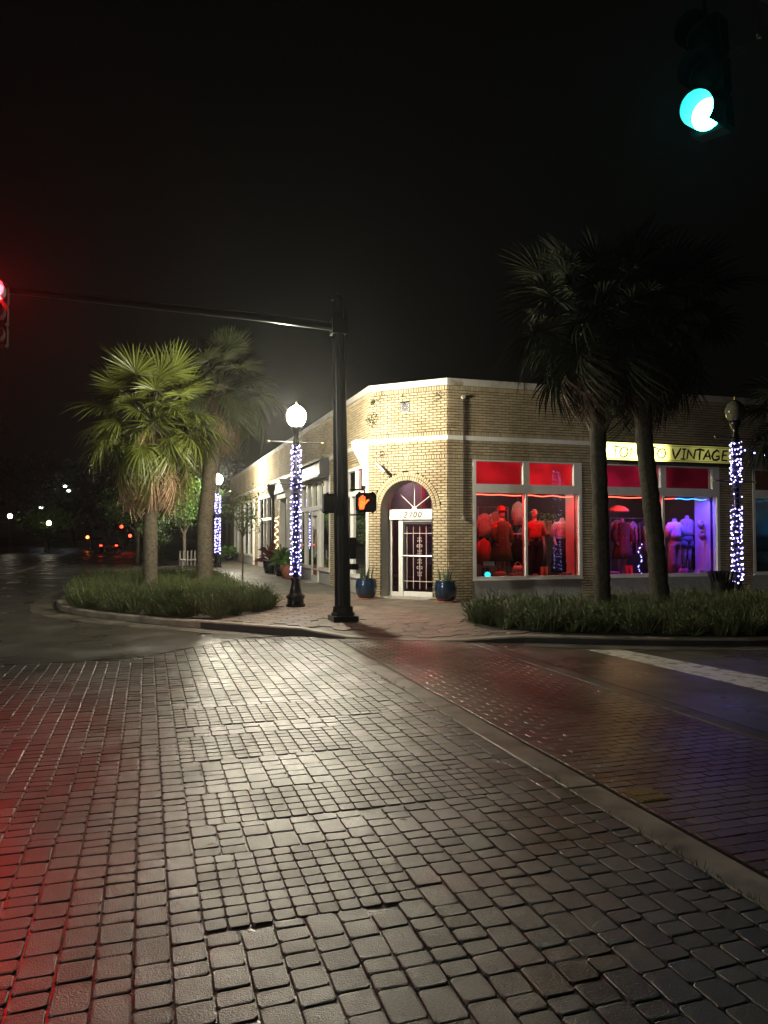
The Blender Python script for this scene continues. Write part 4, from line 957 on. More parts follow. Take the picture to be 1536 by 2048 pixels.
# ------------------------------------------------------------------ planters
def snake_planter(x, y, z, pm, label):
    r = empty('planter', (x, y, z), U(0, 3), label, 'potted plant', 'glazed pots of snake plants at the entrance')
    b = MB(); b.lathe([(.16, .02), (.20, .04), (.255, .15), (.275, .30), (.26, .43), (.235, .49), (.245, .51), (.215, .51), (.2, .45)], 24); obj('pot', b, pm, r, smooth=True)
    b = MB(); b.lathe([(.24, 0), (.27, .02), (.25, .025)], 24); obj('saucer', b, M_terra, r)
    for k in range(13):
        a = U(0, 6.28); q_ = U(.02, .15); h = U(.22, .5); b = MB(); w_ = U(.018, .03); lean = U(.02, .16); x0, y0 = q_ * cos(a), q_ * sin(a); tw = U(0, 3)
        for sgn in (0,):
            P = []
            for i, f in enumerate((0, .35, .7, 1)):
                c = (x0 + lean * f * f * cos(a), y0 + lean * f * f * sin(a), .44 + h * f); ww = w_ * (1, 1.1, .75, .05)[i]
                P += [(c[0] + ww * cos(tw), c[1] + ww * sin(tw), c[2]), (c[0] + .008 * sin(tw), c[1] - .008 * cos(tw), c[2]), (c[0] - ww * cos(tw), c[1] - ww * sin(tw), c[2])]
            b.add(P, [(i * 3 + j, i * 3 + j + 1, i * 3 + j + 4, i * 3 + j + 3) for i in range(3) for j in range(2)])
        obj('leaf', b, M_snake, r)
snake_planter(5.22, 17.98, .108, M_pot_blue, 'dark blue glazed pot with spiky snake plant left of the entrance')
snake_planter(6.78, 16.60, .108, M_pot_blue, 'teal blue glazed pot with spiky snake plant right of the entrance')
def potted(x, y, pm, lm, r_, h, label, leafr=.35):
    r = empty('potted_shrub', (x, y, .108), 0, label, 'potted plant', 'potted shrubs along the shopfronts')
    b = MB(); b.lathe([(r_ * .7, 0), (r_ * .95, h * .5), (r_, h), (r_ * .85, h), (r_ * .8, h * .9)], 20); obj('pot', b, pm, r, smooth=True)
    t = MB()
    for k in range(70):
        a = U(0, 6.28); el = U(.2, 1.4); L = leafr * U(.7, 1.3); w_ = .03; d = Vector((cos(a) * cos(el), sin(a) * cos(el), sin(el))); p0 = Vector((U(-.05, .05), U(-.05, .05), h + U(-.05, leafr * .6))); s_ = Vector((-sin(a), cos(a), 0)) * w_
        p1 = p0 + d * L * .6; p2 = p0 + d * L + Vector((0, 0, -L * .3)); t.add([p0 - s_ * .4, p0 + s_ * .4, p1 + s_, p2, p1 - s_], [(0, 1, 2, 3, 4)])
    obj('foliage', t, lm, r)
potted(4.95, 31.6, M_pot_dark, M_leafred, .3, .5, 'burgundy leafed shrub in a dark pot by the shopfront', .6)
potted(5.0, 29.0, M_pot_dark, M_leaf, .3, .45, 'green arching plant in a dark pot beside the burgundy one', .6)
potted(4.95, 27.4, M_terra, M_leaf, .27, .5, 'terracotta pot with a low green plant behind the lit lamp post', .3)
potted(4.9, 47.5, M_pot_dark, M_leaf, .3, .3, 'low green bush at the far end of the shopfronts', .6)
# security camera
r = empty('security_camera', (5.80, 18.40, 3.42), R_(-45), 'dusty bullet security camera on the chamfer brickwork', 'security camera')
t = MB(); t.tube([(0, 0, 0), (-.02, -.1, .02), (.02, -.2, .0)], .02, 6); obj('bracket', t, M_coping, r)
t = MB(); t.tube([(-.08, -.2, .10), (.16, -.24, -.12)], .045, 10); t.tube([(-.1, -.2, .12), (-.08, -.2, .10)], .05, 10); obj('camera_body', t, M_steel, r)

# ------------------------------------------------------------------ street lamps
def make_lamp(globe_m, label, group, unlit=False):
    r = empty('street_lamp', label=label, cat='street lamp', group=group)
    b = MB(); b.lathe([(.21, 0), (.215, .05), (.19, .07), (.18, .17), (.205, .21), (.205, .25), (.15, .29), (.115, .42), (.095, .56), (.108, .6), (.108, .63), (.08, .67)], 20, flute=.04, nf=10); obj('base', b, M_black, r, smooth=True)
    b = MB(); b.lathe([(.07, .66), (.058, 3.62)], 20, flute=.05, nf=10); obj('shaft', b, M_black, r, smooth=True)
    b = MB(); b.lathe([(.06, 3.60), (.09, 3.64), (.085, 3.68), (.06, 3.72), (.075, 3.80), (.055, 3.86), (.07, 3.96), (.115, 4.05), (.125, 4.12)], 18); obj('capital', b, M_black, r, smooth=True)
    b = MB(); b.lathe([(.115, 4.12), (.175, 4.19), (.215, 4.29), (.215, 4.38), (.18, 4.47), (.11, 4.54), (.03, 4.59)], 18); obj('globe', b, globe_m, r, smooth=True)
    b = MB(); b.lathe([(.03, 4.60), (.018, 4.63), (.026, 4.65), (.005, 4.69)], 10); obj('finial', b, M_gold, r, smooth=True)
    if unlit: b = MB(); b.lathe([(.21, 4.36), (.205, 4.40), (.19, 4.43), (.12, 4.52), (.04, 4.58)], 18); obj('cap', b, M_steel, r, smooth=True)
    for z in (3.74, 2.78):
        b = MB(); b.tube([(-.62, 0, z), (.62, 0, z)], .013, 6); b.lathe([(.08, -.04), (.085, 0), (.08, .04)], 12, (0, 0, z)); arm = obj('banner_arm', b, M_black, r)
        for s in (-1, 1): b = MB(); b.lathe([(.005, -.03), (.028, -.015), (.03, .01), (.005, .03)], 10, (s * .63, 0, z)); obj('finial_ball', b, M_gold, arm, smooth=True)
    return r
lampA = make_lamp(M_globe, 'lit globe street lamp wrapped in fairy lights beside the traffic pole', 'old-fashioned street lamps'); lampA.location = (3.17, 16.55, .108); lampA.scale = (.98, .98, .98)
lampB = copy_tree(lampA); lampB.location = (3.33, 37.8, .108); lampB.scale = (1, 1, 1); lampB['label'] = 'lit globe street lamp with fairy lights farther along the left pavement'
lampC = make_lamp(M_glassu, 'unlit street lamp wrapped in fairy lights right of the yellow sign', 'old-fashioned street lamps', True); lampC.location = (12.42, 13.45, .108); lampC.rotation_euler = (0, 0, R_(8))
for i, (x, y, z, lb) in enumerate(((-12.54, 79.45, -.75, 'farthest left globe lamp across the street'), (-8.72, 76.16, -1.45, 'bright globe lamp in front of the pale lit tree'))):
    c = copy_tree(lampA); c.location = (x, y, z + .0); c['label'] = lb
    for ch in c.children:
        if ch.name.startswith('globe'): ch.data = ch.data.copy(); ch.data.materials.clear(); ch.data.materials.append(M_farlamp)
bulb = MB(); bulb.lathe([(.003, -.016), (.012, -.009), (.0155, 0), (.012, .010), (.003, .016)], 7); bme = bulb.mesh('bulb', True); bme.materials.append(M_fairy)
bmw = bulb.mesh('bulb', True); bmw.materials.append(M_fairyw)
def fairy(x, y, z0, z1, r_, n, label, gap=(), me=bme, turns=None, sc=1.0, extra=None):
    r = empty('fairy_lights', (x, y, z0), 0, label, 'fairy lights', 'fairy lights wound on the lamp posts'); turns = turns or n / 11
    m = 6 * int(turns) * 2; t = MB(); t.tube([((r_) * cos(2 * pi * turns * k / m), (r_) * sin(2 * pi * turns * k / m), (z1 - z0) * k / m) for k in range(m + 1)], .011, 4)
    w_ = obj('wire', t, M_wire, r)
    for k in range(n):
        f = (k + U(-.3, .3)) / n; z = (z1 - z0) * f
        if any(a < z < b for a, b in gap) and rnd() < .85: continue
        a = 2 * pi * turns * f + U(-.3, .3); o = bpy.data.objects.new('bulb', me); COL.objects.link(o); o.parent = r
        rr_ = r_ + .012 + U(0, .02); o.location = (rr_ * cos(a), rr_ * sin(a), z + U(-.03, .03)); s_ = U(.55, 1.15) * sc; o.scale = (s_, s_, s_)
    return r
fairy(3.17, 16.55, .80, 3.68, .092, 285, 'fairy lights spiralled round the lit lamp post by the traffic pole', gap=[(1.75, 1.98)])
fairy(3.33, 37.8, .80, 3.72, .11, 240, 'fairy lights round the farther lit lamp post', gap=[(1.8, 1.95)], sc=1.5)
fl_ = fairy(12.42, 13.45, .60, 3.76, .092, 285, 'fairy lights round the unlit lamp post by the litter bin', gap=[(1.75, 2.2)])
t = MB(); P = [(12.5, 13.4, 3.62), (12.8, 13.1, 3.47), (13.1, 12.8, 3.38), (13.5, 12.5, 3.2), (14.2, 12.0, 3.0)]; t.tube(P, .005, 4)
r = empty('draped_fairy_lights', (12.5, 13.4, 3.62), 0, 'loose strand of fairy lights draped from the unlit lamp to the right', 'fairy lights'); obj('wire', t, M_blackm, r, world=True)
for k in range(9):
    f = (k + .5) / 9 * 4; i = int(f); p = Vector(P[i]).lerp(Vector(P[i + 1]), f - i); o = bpy.data.objects.new('bulb', bme); COL.objects.link(o); o.location = p - Vector((12.5, 13.4, 3.62)) + Vector((0, 0, -.02)); o.parent = r; o.scale = (1.1,) * 3
fw2 = fairy(5.22, 31.55, .95, 2.5, .05, 60, 'warm fairy lights hanging on the shopfront behind the burgundy shrub', me=bmw, turns=5, sc=1.4)
r = fairy(12.85, 17.45, .65, 1.5, .02, 14, 'short string of fairy lights in the window behind the leaning palm', turns=2)

# ------------------------------------------------------------------ traffic pole with mast arm
tp = empty('traffic_pole', (3.50, 13.60, .105), 0, 'tall black fluted traffic pole with long mast arm on the corner', 'traffic pole')
b = MB(); b.box(-.235, .235, -.235, .235, 0, .10); b.lathe([(.225, .10), (.225, .15), (.2, .17), (.19, .26), (.17, .28)], 8, flute=0); obj('base', b, M_black, tp)
LEAN = -.10
b = MB(); nb = 32; prof = [(.148, .26), (.142, 1.2), (.135, 3.), (.115, 5.2), (.105, 6.0)]
vs_ = []
for r_, z in prof:
    for k in range(nb): a = 2 * pi * k / nb; rr_ = r_ * (1 + .05 * cos(8 * a)); vs_.append((rr_ * cos(a) + LEAN * z / 5.4, rr_ * sin(a), z))
b.add(vs_, [(i * nb + k, i * nb + (k + 1) % nb, (i + 1) * nb + (k + 1) % nb, (i + 1) * nb + k) for i in range(4) for k in range(nb)] + [tuple(range(4 * nb, 5 * nb))]); obj('shaft', b, M_black, tp, smooth=True)
t = MB(); t.lathe([(.12, 6.0), (.125, 6.03), (.09, 6.1), (.02, 6.14)], 14, (LEAN * 1.11, 0, 0)); obj('pole_cap', t, M_black, tp)
t = MB(); t.tube([(LEAN * 1.03, 0, 5.50), (-1.5, .01, 5.56), (-5.8, .05, 5.66), (-8.4, .08, 5.70)], [.082, .072, .05, .04], 14); obj('mast_arm', t, M_black, tp, smooth=True)
t = MB(); t.box(-.24, .03, -.13, .13, 5.36, 5.64); t.tube([(-.22, -.0, 5.30), (-.13, -.05, 5.26)], .03, 6); obj('arm_clamp', t, M_black, tp)
t = MB(); t.box(.1, .22, -.1, .05, 1.15, 1.55); t.box(.12, .26, -.14, -.02, .95, 1.06); obj('push_button', t, M_black, tp)
# pedestrian signals
def ped(x, y, z, rz, lit, label):
    r = empty('pedestrian_signal', (x, y, z), rz, label, 'pedestrian signal', 'pedestrian signals on the traffic pole')
    b = MB(); w_, h_, d_ = .19, .175, .10; ch = .04
    pr_ = [(-w_ + ch, -h_), (w_ - ch, -h_), (w_, -h_ + ch), (w_, h_ - ch), (w_ - ch, h_), (-w_ + ch, h_), (-w_, h_ - ch), (-w_, -h_ + ch)]
    b.add([(x_, -d_, z_) for x_, z_ in pr_] + [(x_, d_, z_) for x_, z_ in pr_], [tuple(range(8)), tuple(range(8, 16))[::-1]] + [(i, 8 + i, 8 + (i + 1) % 8, (i + 1) % 8) for i in range(8)]); obj('housing', b, M_signal, r)
    b = MB()
    for s in (-1, 1): b.tube([(s * .12, -.03, h_), (s * .12, -.03, h_ + .025)], .02, 8); b.tube([(s * .12, -.03, -h_ - .02), (s * .12, -.03, -h_)], .02, 8)
    obj('bolt_lugs', b, M_signal, r)
    b = MB(); b.box(-.165, .165, -d_ - .012, -d_ - .001, -.15, .15); obj('screen', b, M_offlens, r)
    if lit:
        b = MB(); y0 = -d_ - .016
        def pl(P): b.add([(x_, y0, z_) for x_, z_ in P] + [(x_, y0 + .003, z_) for x_, z_ in P], [tuple(range(len(P)))] + [(i, (i + 1) % len(P), len(P) + (i + 1) % len(P), len(P) + i) for i in range(len(P))])
        pl([(-.125, -.125), (-.045, -.125), (-.03, -.07), (-.015, -.03), (-.015, .03), (-.13, .03), (-.135, -.05), (-.125, -.09)])
        for i, (x0, zt) in enumerate(((-.132, .075), (-.103, .11), (-.073, .125), (-.042, .10))): pl([(x0, .034), (x0 + .023, .034), (x0 + .021, zt), (x0 + .012, zt + .01), (x0 + .002, zt)])
        pl([(-.011, -.035), (.03, .02), (.055, .035), (.045, .055), (.015, .045), (-.011, .015)])
        obj('lit_hand', b, M_hand, r)
    return r
pedA = ped(3.86, 13.32, 2.30, R_(-14), True, 'pedestrian signal showing a lit orange stop hand')
pedB = ped(3.20, 13.50, 2.28, R_(-98), False, 'dark pedestrian signal seen edge-on left of the pole')
t = MB(); t.tube([(.1, -.1, 2.44), (.30, -.17, 2.44), (.36, -.19, 2.43), (.36, -.19, 2.37)], .018, 6); t.tube([(.1, -.1, 1.97), (.30, -.17, 1.97), (.36, -.19, 1.98), (.36, -.19, 2.02)], .018, 6); t.box(-.2, -.05, -.05, .02, 2.3, 2.34); t.box(-.2, -.05, -.05, .02, 2.05, 2.09); obj('signal_bracket', t, M_black, tp)
# traffic signals
def signal(loc, rz, lit, label, grp='traffic lights on mast arms', hang=.5, back=False, sc=1):
    """front faces -Y; loc is the centre of the lit lens; lit: 0 top .. 2 bottom"""
    r = empty('traffic_signal', loc, rz, label, 'traffic light', grp); r.scale = (sc,) * 3
    for k in range(3):
        z = (lit - k) * .35; b = MB(); c = .03; w_ = .17
        P = [(-w_ + c, -w_), (w_ - c, -w_), (w_, -w_ + c), (w_, w_ - c), (w_ - c, w_), (-w_ + c, w_), (-w_, w_ - c), (-w_, -w_ + c)]
        b.add([(x_, .02, z + z_) for x_, z_ in P] + [(x_, .22, z + z_) for x_, z_ in P], [tuple(range(8)), tuple(range(8, 16))[::-1]] + [(i, 8 + i, 8 + (i + 1) % 8, (i + 1) % 8) for i in range(8)]); h = obj('housing', b, M_signal, r)
        b = MB(); b.lathe([(.146, 0), (.12, .02), (.07, .035), (.01, .04)], 24, T=lambda x, y, z_, z=z: (x, .015 - z_, z + y)); obj('lens', b, {0: M_redlens, 2: M_greenlens}[lit] if k == lit else M_offlens, r, smooth=True)
        b = MB(); n = 26
        for i in range(n + 1):
            a = R_(-52) + R_(284) * i / n; ln = .25 - .05 * (1 - sin(a)) / 2
            for rr_ in (.152, .156): 
                for yy in (.02, -ln): b.v.append((rr_ * cos(a), yy, z + rr_ * sin(a)))
        for i in range(n): 
            p_ = i * 4; q_ = p_ + 4; b.f += [(p_, p_ + 1, q_ + 1, q_), (p_ + 2, q_ + 2, q_ + 3, p_ + 3), (p_ + 1, p_ + 3, q_ + 3, q_ + 1)]
        obj('visor', b, M_visor if k == lit else M_signal, r, smooth=False)
    b = MB(); zt = lit * .35 + .17; b.tube([(0, .12, zt), (0, .12, zt + hang)], .025, 8); obj('hanger', b, M_signal, r)
    return r
s1 = signal((-2.38, 13.42, 5.66), 0, 0, 'traffic light showing red at the end of the mast arm', hang=-.1)
s2 = signal((4.98, 5.70, 5.66), R_(-63), 2, 'traffic light showing green seen from below at the top right', hang=.6)
s2.rotation_euler = (R_(8), 0, R_(-63))
point('red_signal_glow', (-2.38, 13.32, 5.66), 420, (1, .01, .015), .06)
point('red_signal_lamp', (-2.33, 13.12, 5.66), 3000, (1, .008, .012), .1, (33, .8))
point('green_signal_lamp', (4.70, 5.58, 5.60), 3, (.02, 1, .9), .08)
rl_ = bpy.data.objects['red_signal_lamp']; rl_.rotation_euler = (Vector((-3.3, 2.2, 0)) - rl_.location).to_track_quat('-Z', 'Y').to_euler()
# second mast arm over the near corner, and its struts
r = empty('overhead_signal_arm', (5.6, 5.8, 7.0), 0, 'dark overhead arm and thin tie rod holding the green traffic light', 'signal arm')
t = MB(); t.tube([(-.6, -.1, .02), (3, .3, .1), (9, 1, .3)], [.05, .06, .09], 10); obj('arm', t, M_black, r)
t = MB(); t.tube([(5.17, 5.58, 6.20), (5.50, 5.47, 6.42), (6.2, 5.3, 6.85)], .007, 5); t.tube([(5.41, 5.49, 6.36), (5.39, 5.47, 7.0)], .008, 5); t.lathe([(.02, -.02), (.025, 0), (.02, .02)], 8, (5.41, 5.49, 6.36)); obj('tie_rod', t, M_steel, r, world=True)

# the tall street light across the crossing that lights the foreground
r = empty('cobra_street_light', (-13.45, 2.98, 0), 0, 'tall cobra-head street light across the crossing', 'street light')
t = MB(); t.tube([(0, 0, 0), (0, 0, 6.2), (.1, .05, 6.7), (.4, .2, 6.85)], [.11, .07, .05, .04], 10); obj('pole', t, M_steel, r)
t = MB(); t.loft([(.45, .22, 6.74, .30, .15), (.45, .22, 6.82, .32, .16), (.45, .22, 6.9, .15, .08)], 14); obj('lamp_head', t, M_steel, r)
COBRA = 3600
cl = point('street_light_lamp', (-13.0, 3.2, 6.62), COBRA, (1, .95, .86), .13, (174, .05))

# ------------------------------------------------------------------ shrubs in the beds
def blades(P, n, hmin, hmax, w_, zf, edge=.12, spread=.35):
    t = MB(); xs = [p[0] for p in P]; ys = [p[1] for p in P]; k = 0
    cl_ = []
    while len(cl_) < n:
        x, y = U(min(xs), min(max(xs), 16)), U(min(ys), max(ys))
        if inside(x, y, P): cl_.append((x, y))
    for x, y in cl_:
        h0 = U(hmin, hmax) * (1.18 if rnd() < .08 else 1); cdx, cdy = U(-.16, .16), U(-.16, .16)
        if rnd() < .1: h0 *= .5
        for _ in range(bpc):
            a = U(0, 2 * pi); sp = spread * sqrt(rnd()); h = h0 * U(.45, 1.05) * (1 - .35 * sp / spread); z0 = zf(x, y)
            bx, by = x + .10 * cos(a) * rnd(), y + .10 * sin(a) * rnd()
            mx_, my_ = bx + sp * .45 * cos(a) + cdx * .5, by + sp * .45 * sin(a) + cdy * .5; tx, ty = bx + sp * cos(a) + cdx, by + sp * sin(a) + cdy
            b = U(0, pi); wq = w_ * U(.6, 1.7); cx, cy = wq * cos(b), wq * sin(b)
            t.v += [(bx - cx, by - cy, z0), (bx + cx, by + cy, z0), (mx_ + cx, my_ + cy, z0 + h * .6), (mx_ - cx, my_ - cy, z0 + h * .6), (tx, ty, z0 + h)]
            k5 = len(t.v) - 5; t.f += [(k5, k5 + 1, k5 + 2, k5 + 3), (k5 + 3, k5 + 2, k5 + 4)]
            # side leaflets
            for sgn in (-1, 1):
                f = U(.45, .9); px, py, pz = bx + (tx - bx) * f * .8, by + (ty - by) * f * .8, z0 + h * f; l = U(.05, .11); a2 = U(0, 2 * pi)
                t.v += [(px, py, pz), (px + l * .5 * cos(a2) + .006, py + l * .5 * sin(a2), pz + l * .5), (px + l * cos(a2), py + l * sin(a2), pz + l * .8)]; k3 = len(t.v) - 3; t.f.append((k3, k3 + 1, k3 + 2))
    return t
bpc = 44
obj('low_shrubbery', blades(BEDL, 800, .34, .70, .005, BZ, spread=.30), M_shrub, kind='stuff')
bpc = 56
BEDRs = [(p[0], p[1]) for p in BEDR]
obj('low_shrubbery', blades([(min(x, 14.5), y) for x, y in BEDRs], 700, .36, .72, .005, BZ, spread=.34), M_shrub, kind='stuff')
lt = MB()
for _ in range(130):
    x, y = random.choice([(U(-1.5, 2.6), U(3, 11)), (U(3, 4.8), U(4, 11)), (U(2.6, 6.5), U(11.5, 15)), (U(5, 6.2), U(10.9, 12.5))]); a = U(0, 6.28); l = U(.015, .04); z = (PZ(x, y) if y > 11.4 + (5 - x) * .1 and inside(x, y, poly) else 0) + .008
    c, s_ = cos(a) * l, sin(a) * l; lt.add([(x - c, y - s_, z), (x + s_ * .35, y - c * .35, z + .006), (x + c, y + s_, z + .002), (x - s_ * .35, y + c * .35, z + .005)], [(0, 1, 2, 3)])
obj('leaf_litter', lt, M_dead, kind='stuff')
wd = MB()
for _ in range(260):
    y = random.choice([U(2.6, 5), U(6, 9)]); x = 2.70 + U(-.04, .03); a = U(0, 6.28); h = U(.015, .05); wd.add([(x, y, -.01), (x + .006, y, -.01), (x + .03 * cos(a), y + .03 * sin(a), h)], [(0, 1, 2)])
obj('joint_grass', wd, M_leaf, kind='stuff')

# ------------------------------------------------------------------ palms
def frond_mb(petiole=1.0, leaf=.85, droop=.5, n=30, dead=False, span=125):
    b = MB(); P = []
    for k in range(6):
        f = k / 5; P.append(Vector((petiole * f, 0, -.12 * petiole * f * f * (1 + droop))))
    b.tube(P, [.022, .016, .013, .012, .011, .010], 4)
    tip = P[-1]; d0 = (P[-1] - P[-2]).normalized(); up = Vector((0, 0, 1)); sd = Vector((0, 1, 0))
    if dead: span = 70
    for i in range(n):
        a = R_(-span + 2 * span * i / (n - 1)) + U(-.04, .04); L = leaf * (1 - .28 * abs(a) / 2.2) * U(.85, 1.08); w_ = .018 * (1 if not dead else .8)
        base = tip + d0 * .10 * max(0, 1 - abs(a)); dirv = (d0 * cos(a) + sd * sin(a)); dr = droop * U(.7, 1.5)
        fold = Vector((0, 0, 1)) * .22 * sin(abs(a)) * (1 - droop * .4)
        side = dirv.cross(up).normalized() * w_; prev = None; pts_ = []
        for f in (0, .4, .7, 1):
            c = base + dirv * L * f * (1 - (dr * .18) * f) + fold * f - up * (L * dr * .55 * f ** 2.3); ww = (.35, 1, .75, 0.05)[(0, .4, .7, 1).index(f)]
            tw = Vector((0, 0, .5 * w_ * ww * (1 if i % 2 else -1))); pts_ += [c - side * ww + tw, c + side * ww - tw]
        b.add(pts_, [(0, 1, 3, 2), (2, 3, 5, 4), (4, 5, 7, 6)])
    return b
FM = []
for k in range(5): me = frond_mb(U(.85, 1.15), U(.8, 1.0), (.3, .6, .85, 1.1, 1.3)[k], n=36).mesh('frond'); me.materials.append(M_frond); FM.append(me)
DM = []
for k in range(3): me = frond_mb(U(.8, 1.0), U(.75, .9), 1.1, 24, dead=True).mesh('dead_frond'); me.materials.append(M_dead); DM.append(me)
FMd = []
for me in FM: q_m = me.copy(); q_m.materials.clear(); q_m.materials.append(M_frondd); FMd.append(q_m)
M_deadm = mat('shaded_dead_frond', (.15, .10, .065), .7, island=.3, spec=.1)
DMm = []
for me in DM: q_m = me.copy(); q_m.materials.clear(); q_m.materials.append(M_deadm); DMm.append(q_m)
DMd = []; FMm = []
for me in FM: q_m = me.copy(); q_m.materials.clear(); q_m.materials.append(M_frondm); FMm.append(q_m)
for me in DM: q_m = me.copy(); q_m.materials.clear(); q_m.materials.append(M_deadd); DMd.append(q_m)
def palm(name_loc, trunk, r0, r1, label, size=1.0, nf=38, nd=14, boots=0, seed=1, deadlen=1.0, low=-50, tone=0):
    random.seed(seed); base = Vector(name_loc); r = empty('palm_tree', base, 0, label, 'palm tree', 'cabbage palms in the planting beds')
    tr = [Vector(p) - base for p in trunk]; n = 14; b = MB(); P = []; R = []
    for k in range(n * 3 + 1):
        f = k / (n * 3) * (len(tr) - 1); i = min(int(f), len(tr) - 2); P.append(tr[i].lerp(tr[i + 1], f - i)); g = k / (n * 3); R.append((r0 * (1 + .35 * max(0, .12 - g) / .12) * (1 - g) + r1 * g) * (1 + (.05 if k % 2 else -.03) + U(-.02, .02)))
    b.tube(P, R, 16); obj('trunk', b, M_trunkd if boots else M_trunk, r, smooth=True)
    top = tr[-1]
    for k in range(boots):
        z = top.z - .1 - 1.5 * rnd(); f = z / top.z; i = min(int(f * (len(tr) - 1)), len(tr) - 2); c = tr[i].lerp(tr[i + 1], f * (len(tr) - 1) - i); a = U(0, 6.28); bb = MB(); L = U(.18, .34)
        d = Vector((cos(a), sin(a), 0)); s_ = Vector((-sin(a), cos(a), 0)); p0 = c + d * (r1 * .9); w_ = .055
        q1 = p0 + d * .06 + Vector((0, 0, L * .5)); q2 = p0 + d * .14 + s_ * U(-.05, .05) + Vector((0, 0, L))
        bb.add([p0 - s_ * w_, p0 + s_ * w_, q1 + s_ * w_ * .6, q1 - s_ * w_ * .6, q2 + s_ * .015, q2 - s_ * .015, p0 + d * .03, q1 + d * .03], [(0, 6, 7, 3), (6, 1, 2, 7), (3, 7, 5), (7, 4, 5), (7, 2, 4)]); obj('leaf_base', bb, M_boot, r)
    for k in range(nf):
        f = k / nf; el = R_(78 - (78 - low) * f ** 1.0) + U(-.12, .12); az = k * 2.39996 + U(-.2, .2)
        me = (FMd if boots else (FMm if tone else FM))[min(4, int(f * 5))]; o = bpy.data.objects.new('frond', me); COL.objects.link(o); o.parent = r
        o.location = top + Vector((.08 * cos(az), .08 * sin(az), -.15 * f)); o.rotation_euler = Euler((U(-.9, .9), -el, az)); s_ = size * U(.78, 1.12); o.scale = (s_, s_, s_)
    for k in range(nd):
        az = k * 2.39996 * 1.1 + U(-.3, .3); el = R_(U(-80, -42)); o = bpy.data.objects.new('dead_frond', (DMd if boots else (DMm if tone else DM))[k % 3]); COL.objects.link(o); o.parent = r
        o.location = top + Vector((.1 * cos(az), .1 * sin(az), -.2)); o.rotation_euler = Euler((U(-.4, .4), -el, az)); s_ = size * deadlen * U(.8, 1.1); o.scale = (s_, s_, s_)
    return r
palm((.10, 21.2, .11), [(.10, 21.2, .11), (.08, 21.2, 2), (.12, 21.2, 4.8)], .20, .17, 'cabbage palm with a pale ringed trunk, leftmost in the left bed', 1.12, 62, 46, seed=3, deadlen=1.15)
palm((1.62, 22.4, .11), [(1.62, 22.4, .11), (1.60, 22.4, 2), (2.0, 22.3, 6.1)], .24, .2, 'taller cabbage palm behind the first one, nearest the lamp', 1.0, 58, 40, seed=5, tone=1)
palm((7.85, 11.75, .11), [(7.85, 11.75, .11), (7.82, 11.75, 2), (7.66, 11.65, 5.65)], .15, .14, 'upright cabbage palm left in the right bed with shaggy leaf bases', .95, 52, 26, boots=46, seed=8)
palm((9.05, 11.65, .11), [(9.05, 11.65, .11), (8.85, 11.6, 1.8), (8.60, 11.55, 3.6), (8.70, 11.55, 5.6)], .165, .145, 'leaning cabbage palm in front of the yellow sign', .95, 52, 26, boots=46, seed=11)
palm((13.5, 12.2, .11), [(13.5, 12.2, .11), (13.5, 12.2, 4.3)], .17, .16, 'cabbage palm at the right edge of the photo', 1.0, 30, 14, boots=20, seed=14)
palm((10.6, 11.9, .11), [(10.6, 11.9, .11), (10.6, 11.9, 2)], .01, .01, 'x', 1.0, 0, 0, seed=2) if False else None
random.seed(21)

# ------------------------------------------------------------------ trees
def tree(x, y, z, h, cr, label, lm, n=1600, trunk_r=.08, hb=.4, grp='street trees', limbs=7, leaf=(.05, .12), flat=.75, name='broadleaf_tree', clumps=14, gap=.55):
    r = empty(name, (x, y, z), 0, label, 'tree', grp); b = MB(); zt = h * hb
    b.tube([(0, 0, 0), (.02, .01, zt * .5), (0, 0, zt)], [trunk_r, trunk_r * .85, trunk_r * .75], 8); cs = []
    for k in range(limbs):
        a = k * 2.4 + U(-.4, .4); el = U(.35, 1.2); L = (h - zt) * U(.6, .95); d = Vector((cos(a) * cos(el) * cr / (h - zt), sin(a) * cos(el) * cr / (h - zt), sin(el)))
        p1 = Vector((0, 0, zt * U(.85, 1))); p2 = p1 + d * L * .5 + Vector((U(-.1, .1), U(-.1, .1), 0)) * cr; p3 = p1 + d * L; b.tube([p1, p2, p3], [trunk_r * .5, trunk_r * .3, trunk_r * .1], 5)
        for _ in range(3):
            q_ = p2.lerp(p3, rnd()); e = q_ + Vector((U(-1, 1), U(-1, 1), U(-.2, .9))) * cr * .4; b.tube([q_, e], [trunk_r * .2, trunk_r * .06], 4); cs.append(e)
        cs += [p3, p2]
    obj('trunk', b, M_bark, r); t = MB(); per = n // len(cs)
    for c in cs:
        rr_ = cr * U(.22, .42); t2 = leafball(c, (rr_, rr_, rr_ * flat), int(per * U(.4, 1.6)), *leaf); t.add(t2.v, t2.f)
    obj('crown', t, lm, r); return r
tree(3.18, 26.4, .11, 3.9, 1.0, 'thin young tree with sparse leaves on the pavement past the first lamp', M_leaf, 900, .035, .42, leaf=(.05, .10), limbs=9)
tree(1.9, 41.5, .05, 5.4, 2.0, 'bright green tree lit by the farther lamp', M_leaf, 3600, .10, .35, leaf=(.08, .16))
tree(.2, 36.5, .05, 3.2, 1.1, 'small forked tree lit green between the two left palms', M_leaf, 1200, .06, .3, leaf=(.06, .12))
tree(-.5, 46, .05, 6.0, 2.4, 'rounded green tree behind the small forked one', M_leaf, 3000, .12, .35, leaf=(.1, .18))
tree(-9.4, 79.5, -.5, 6.5, 3.2, 'pale lit tree beside the bright far lamp', M_leaf, 2600, .15, .3, leaf=(.15, .3))
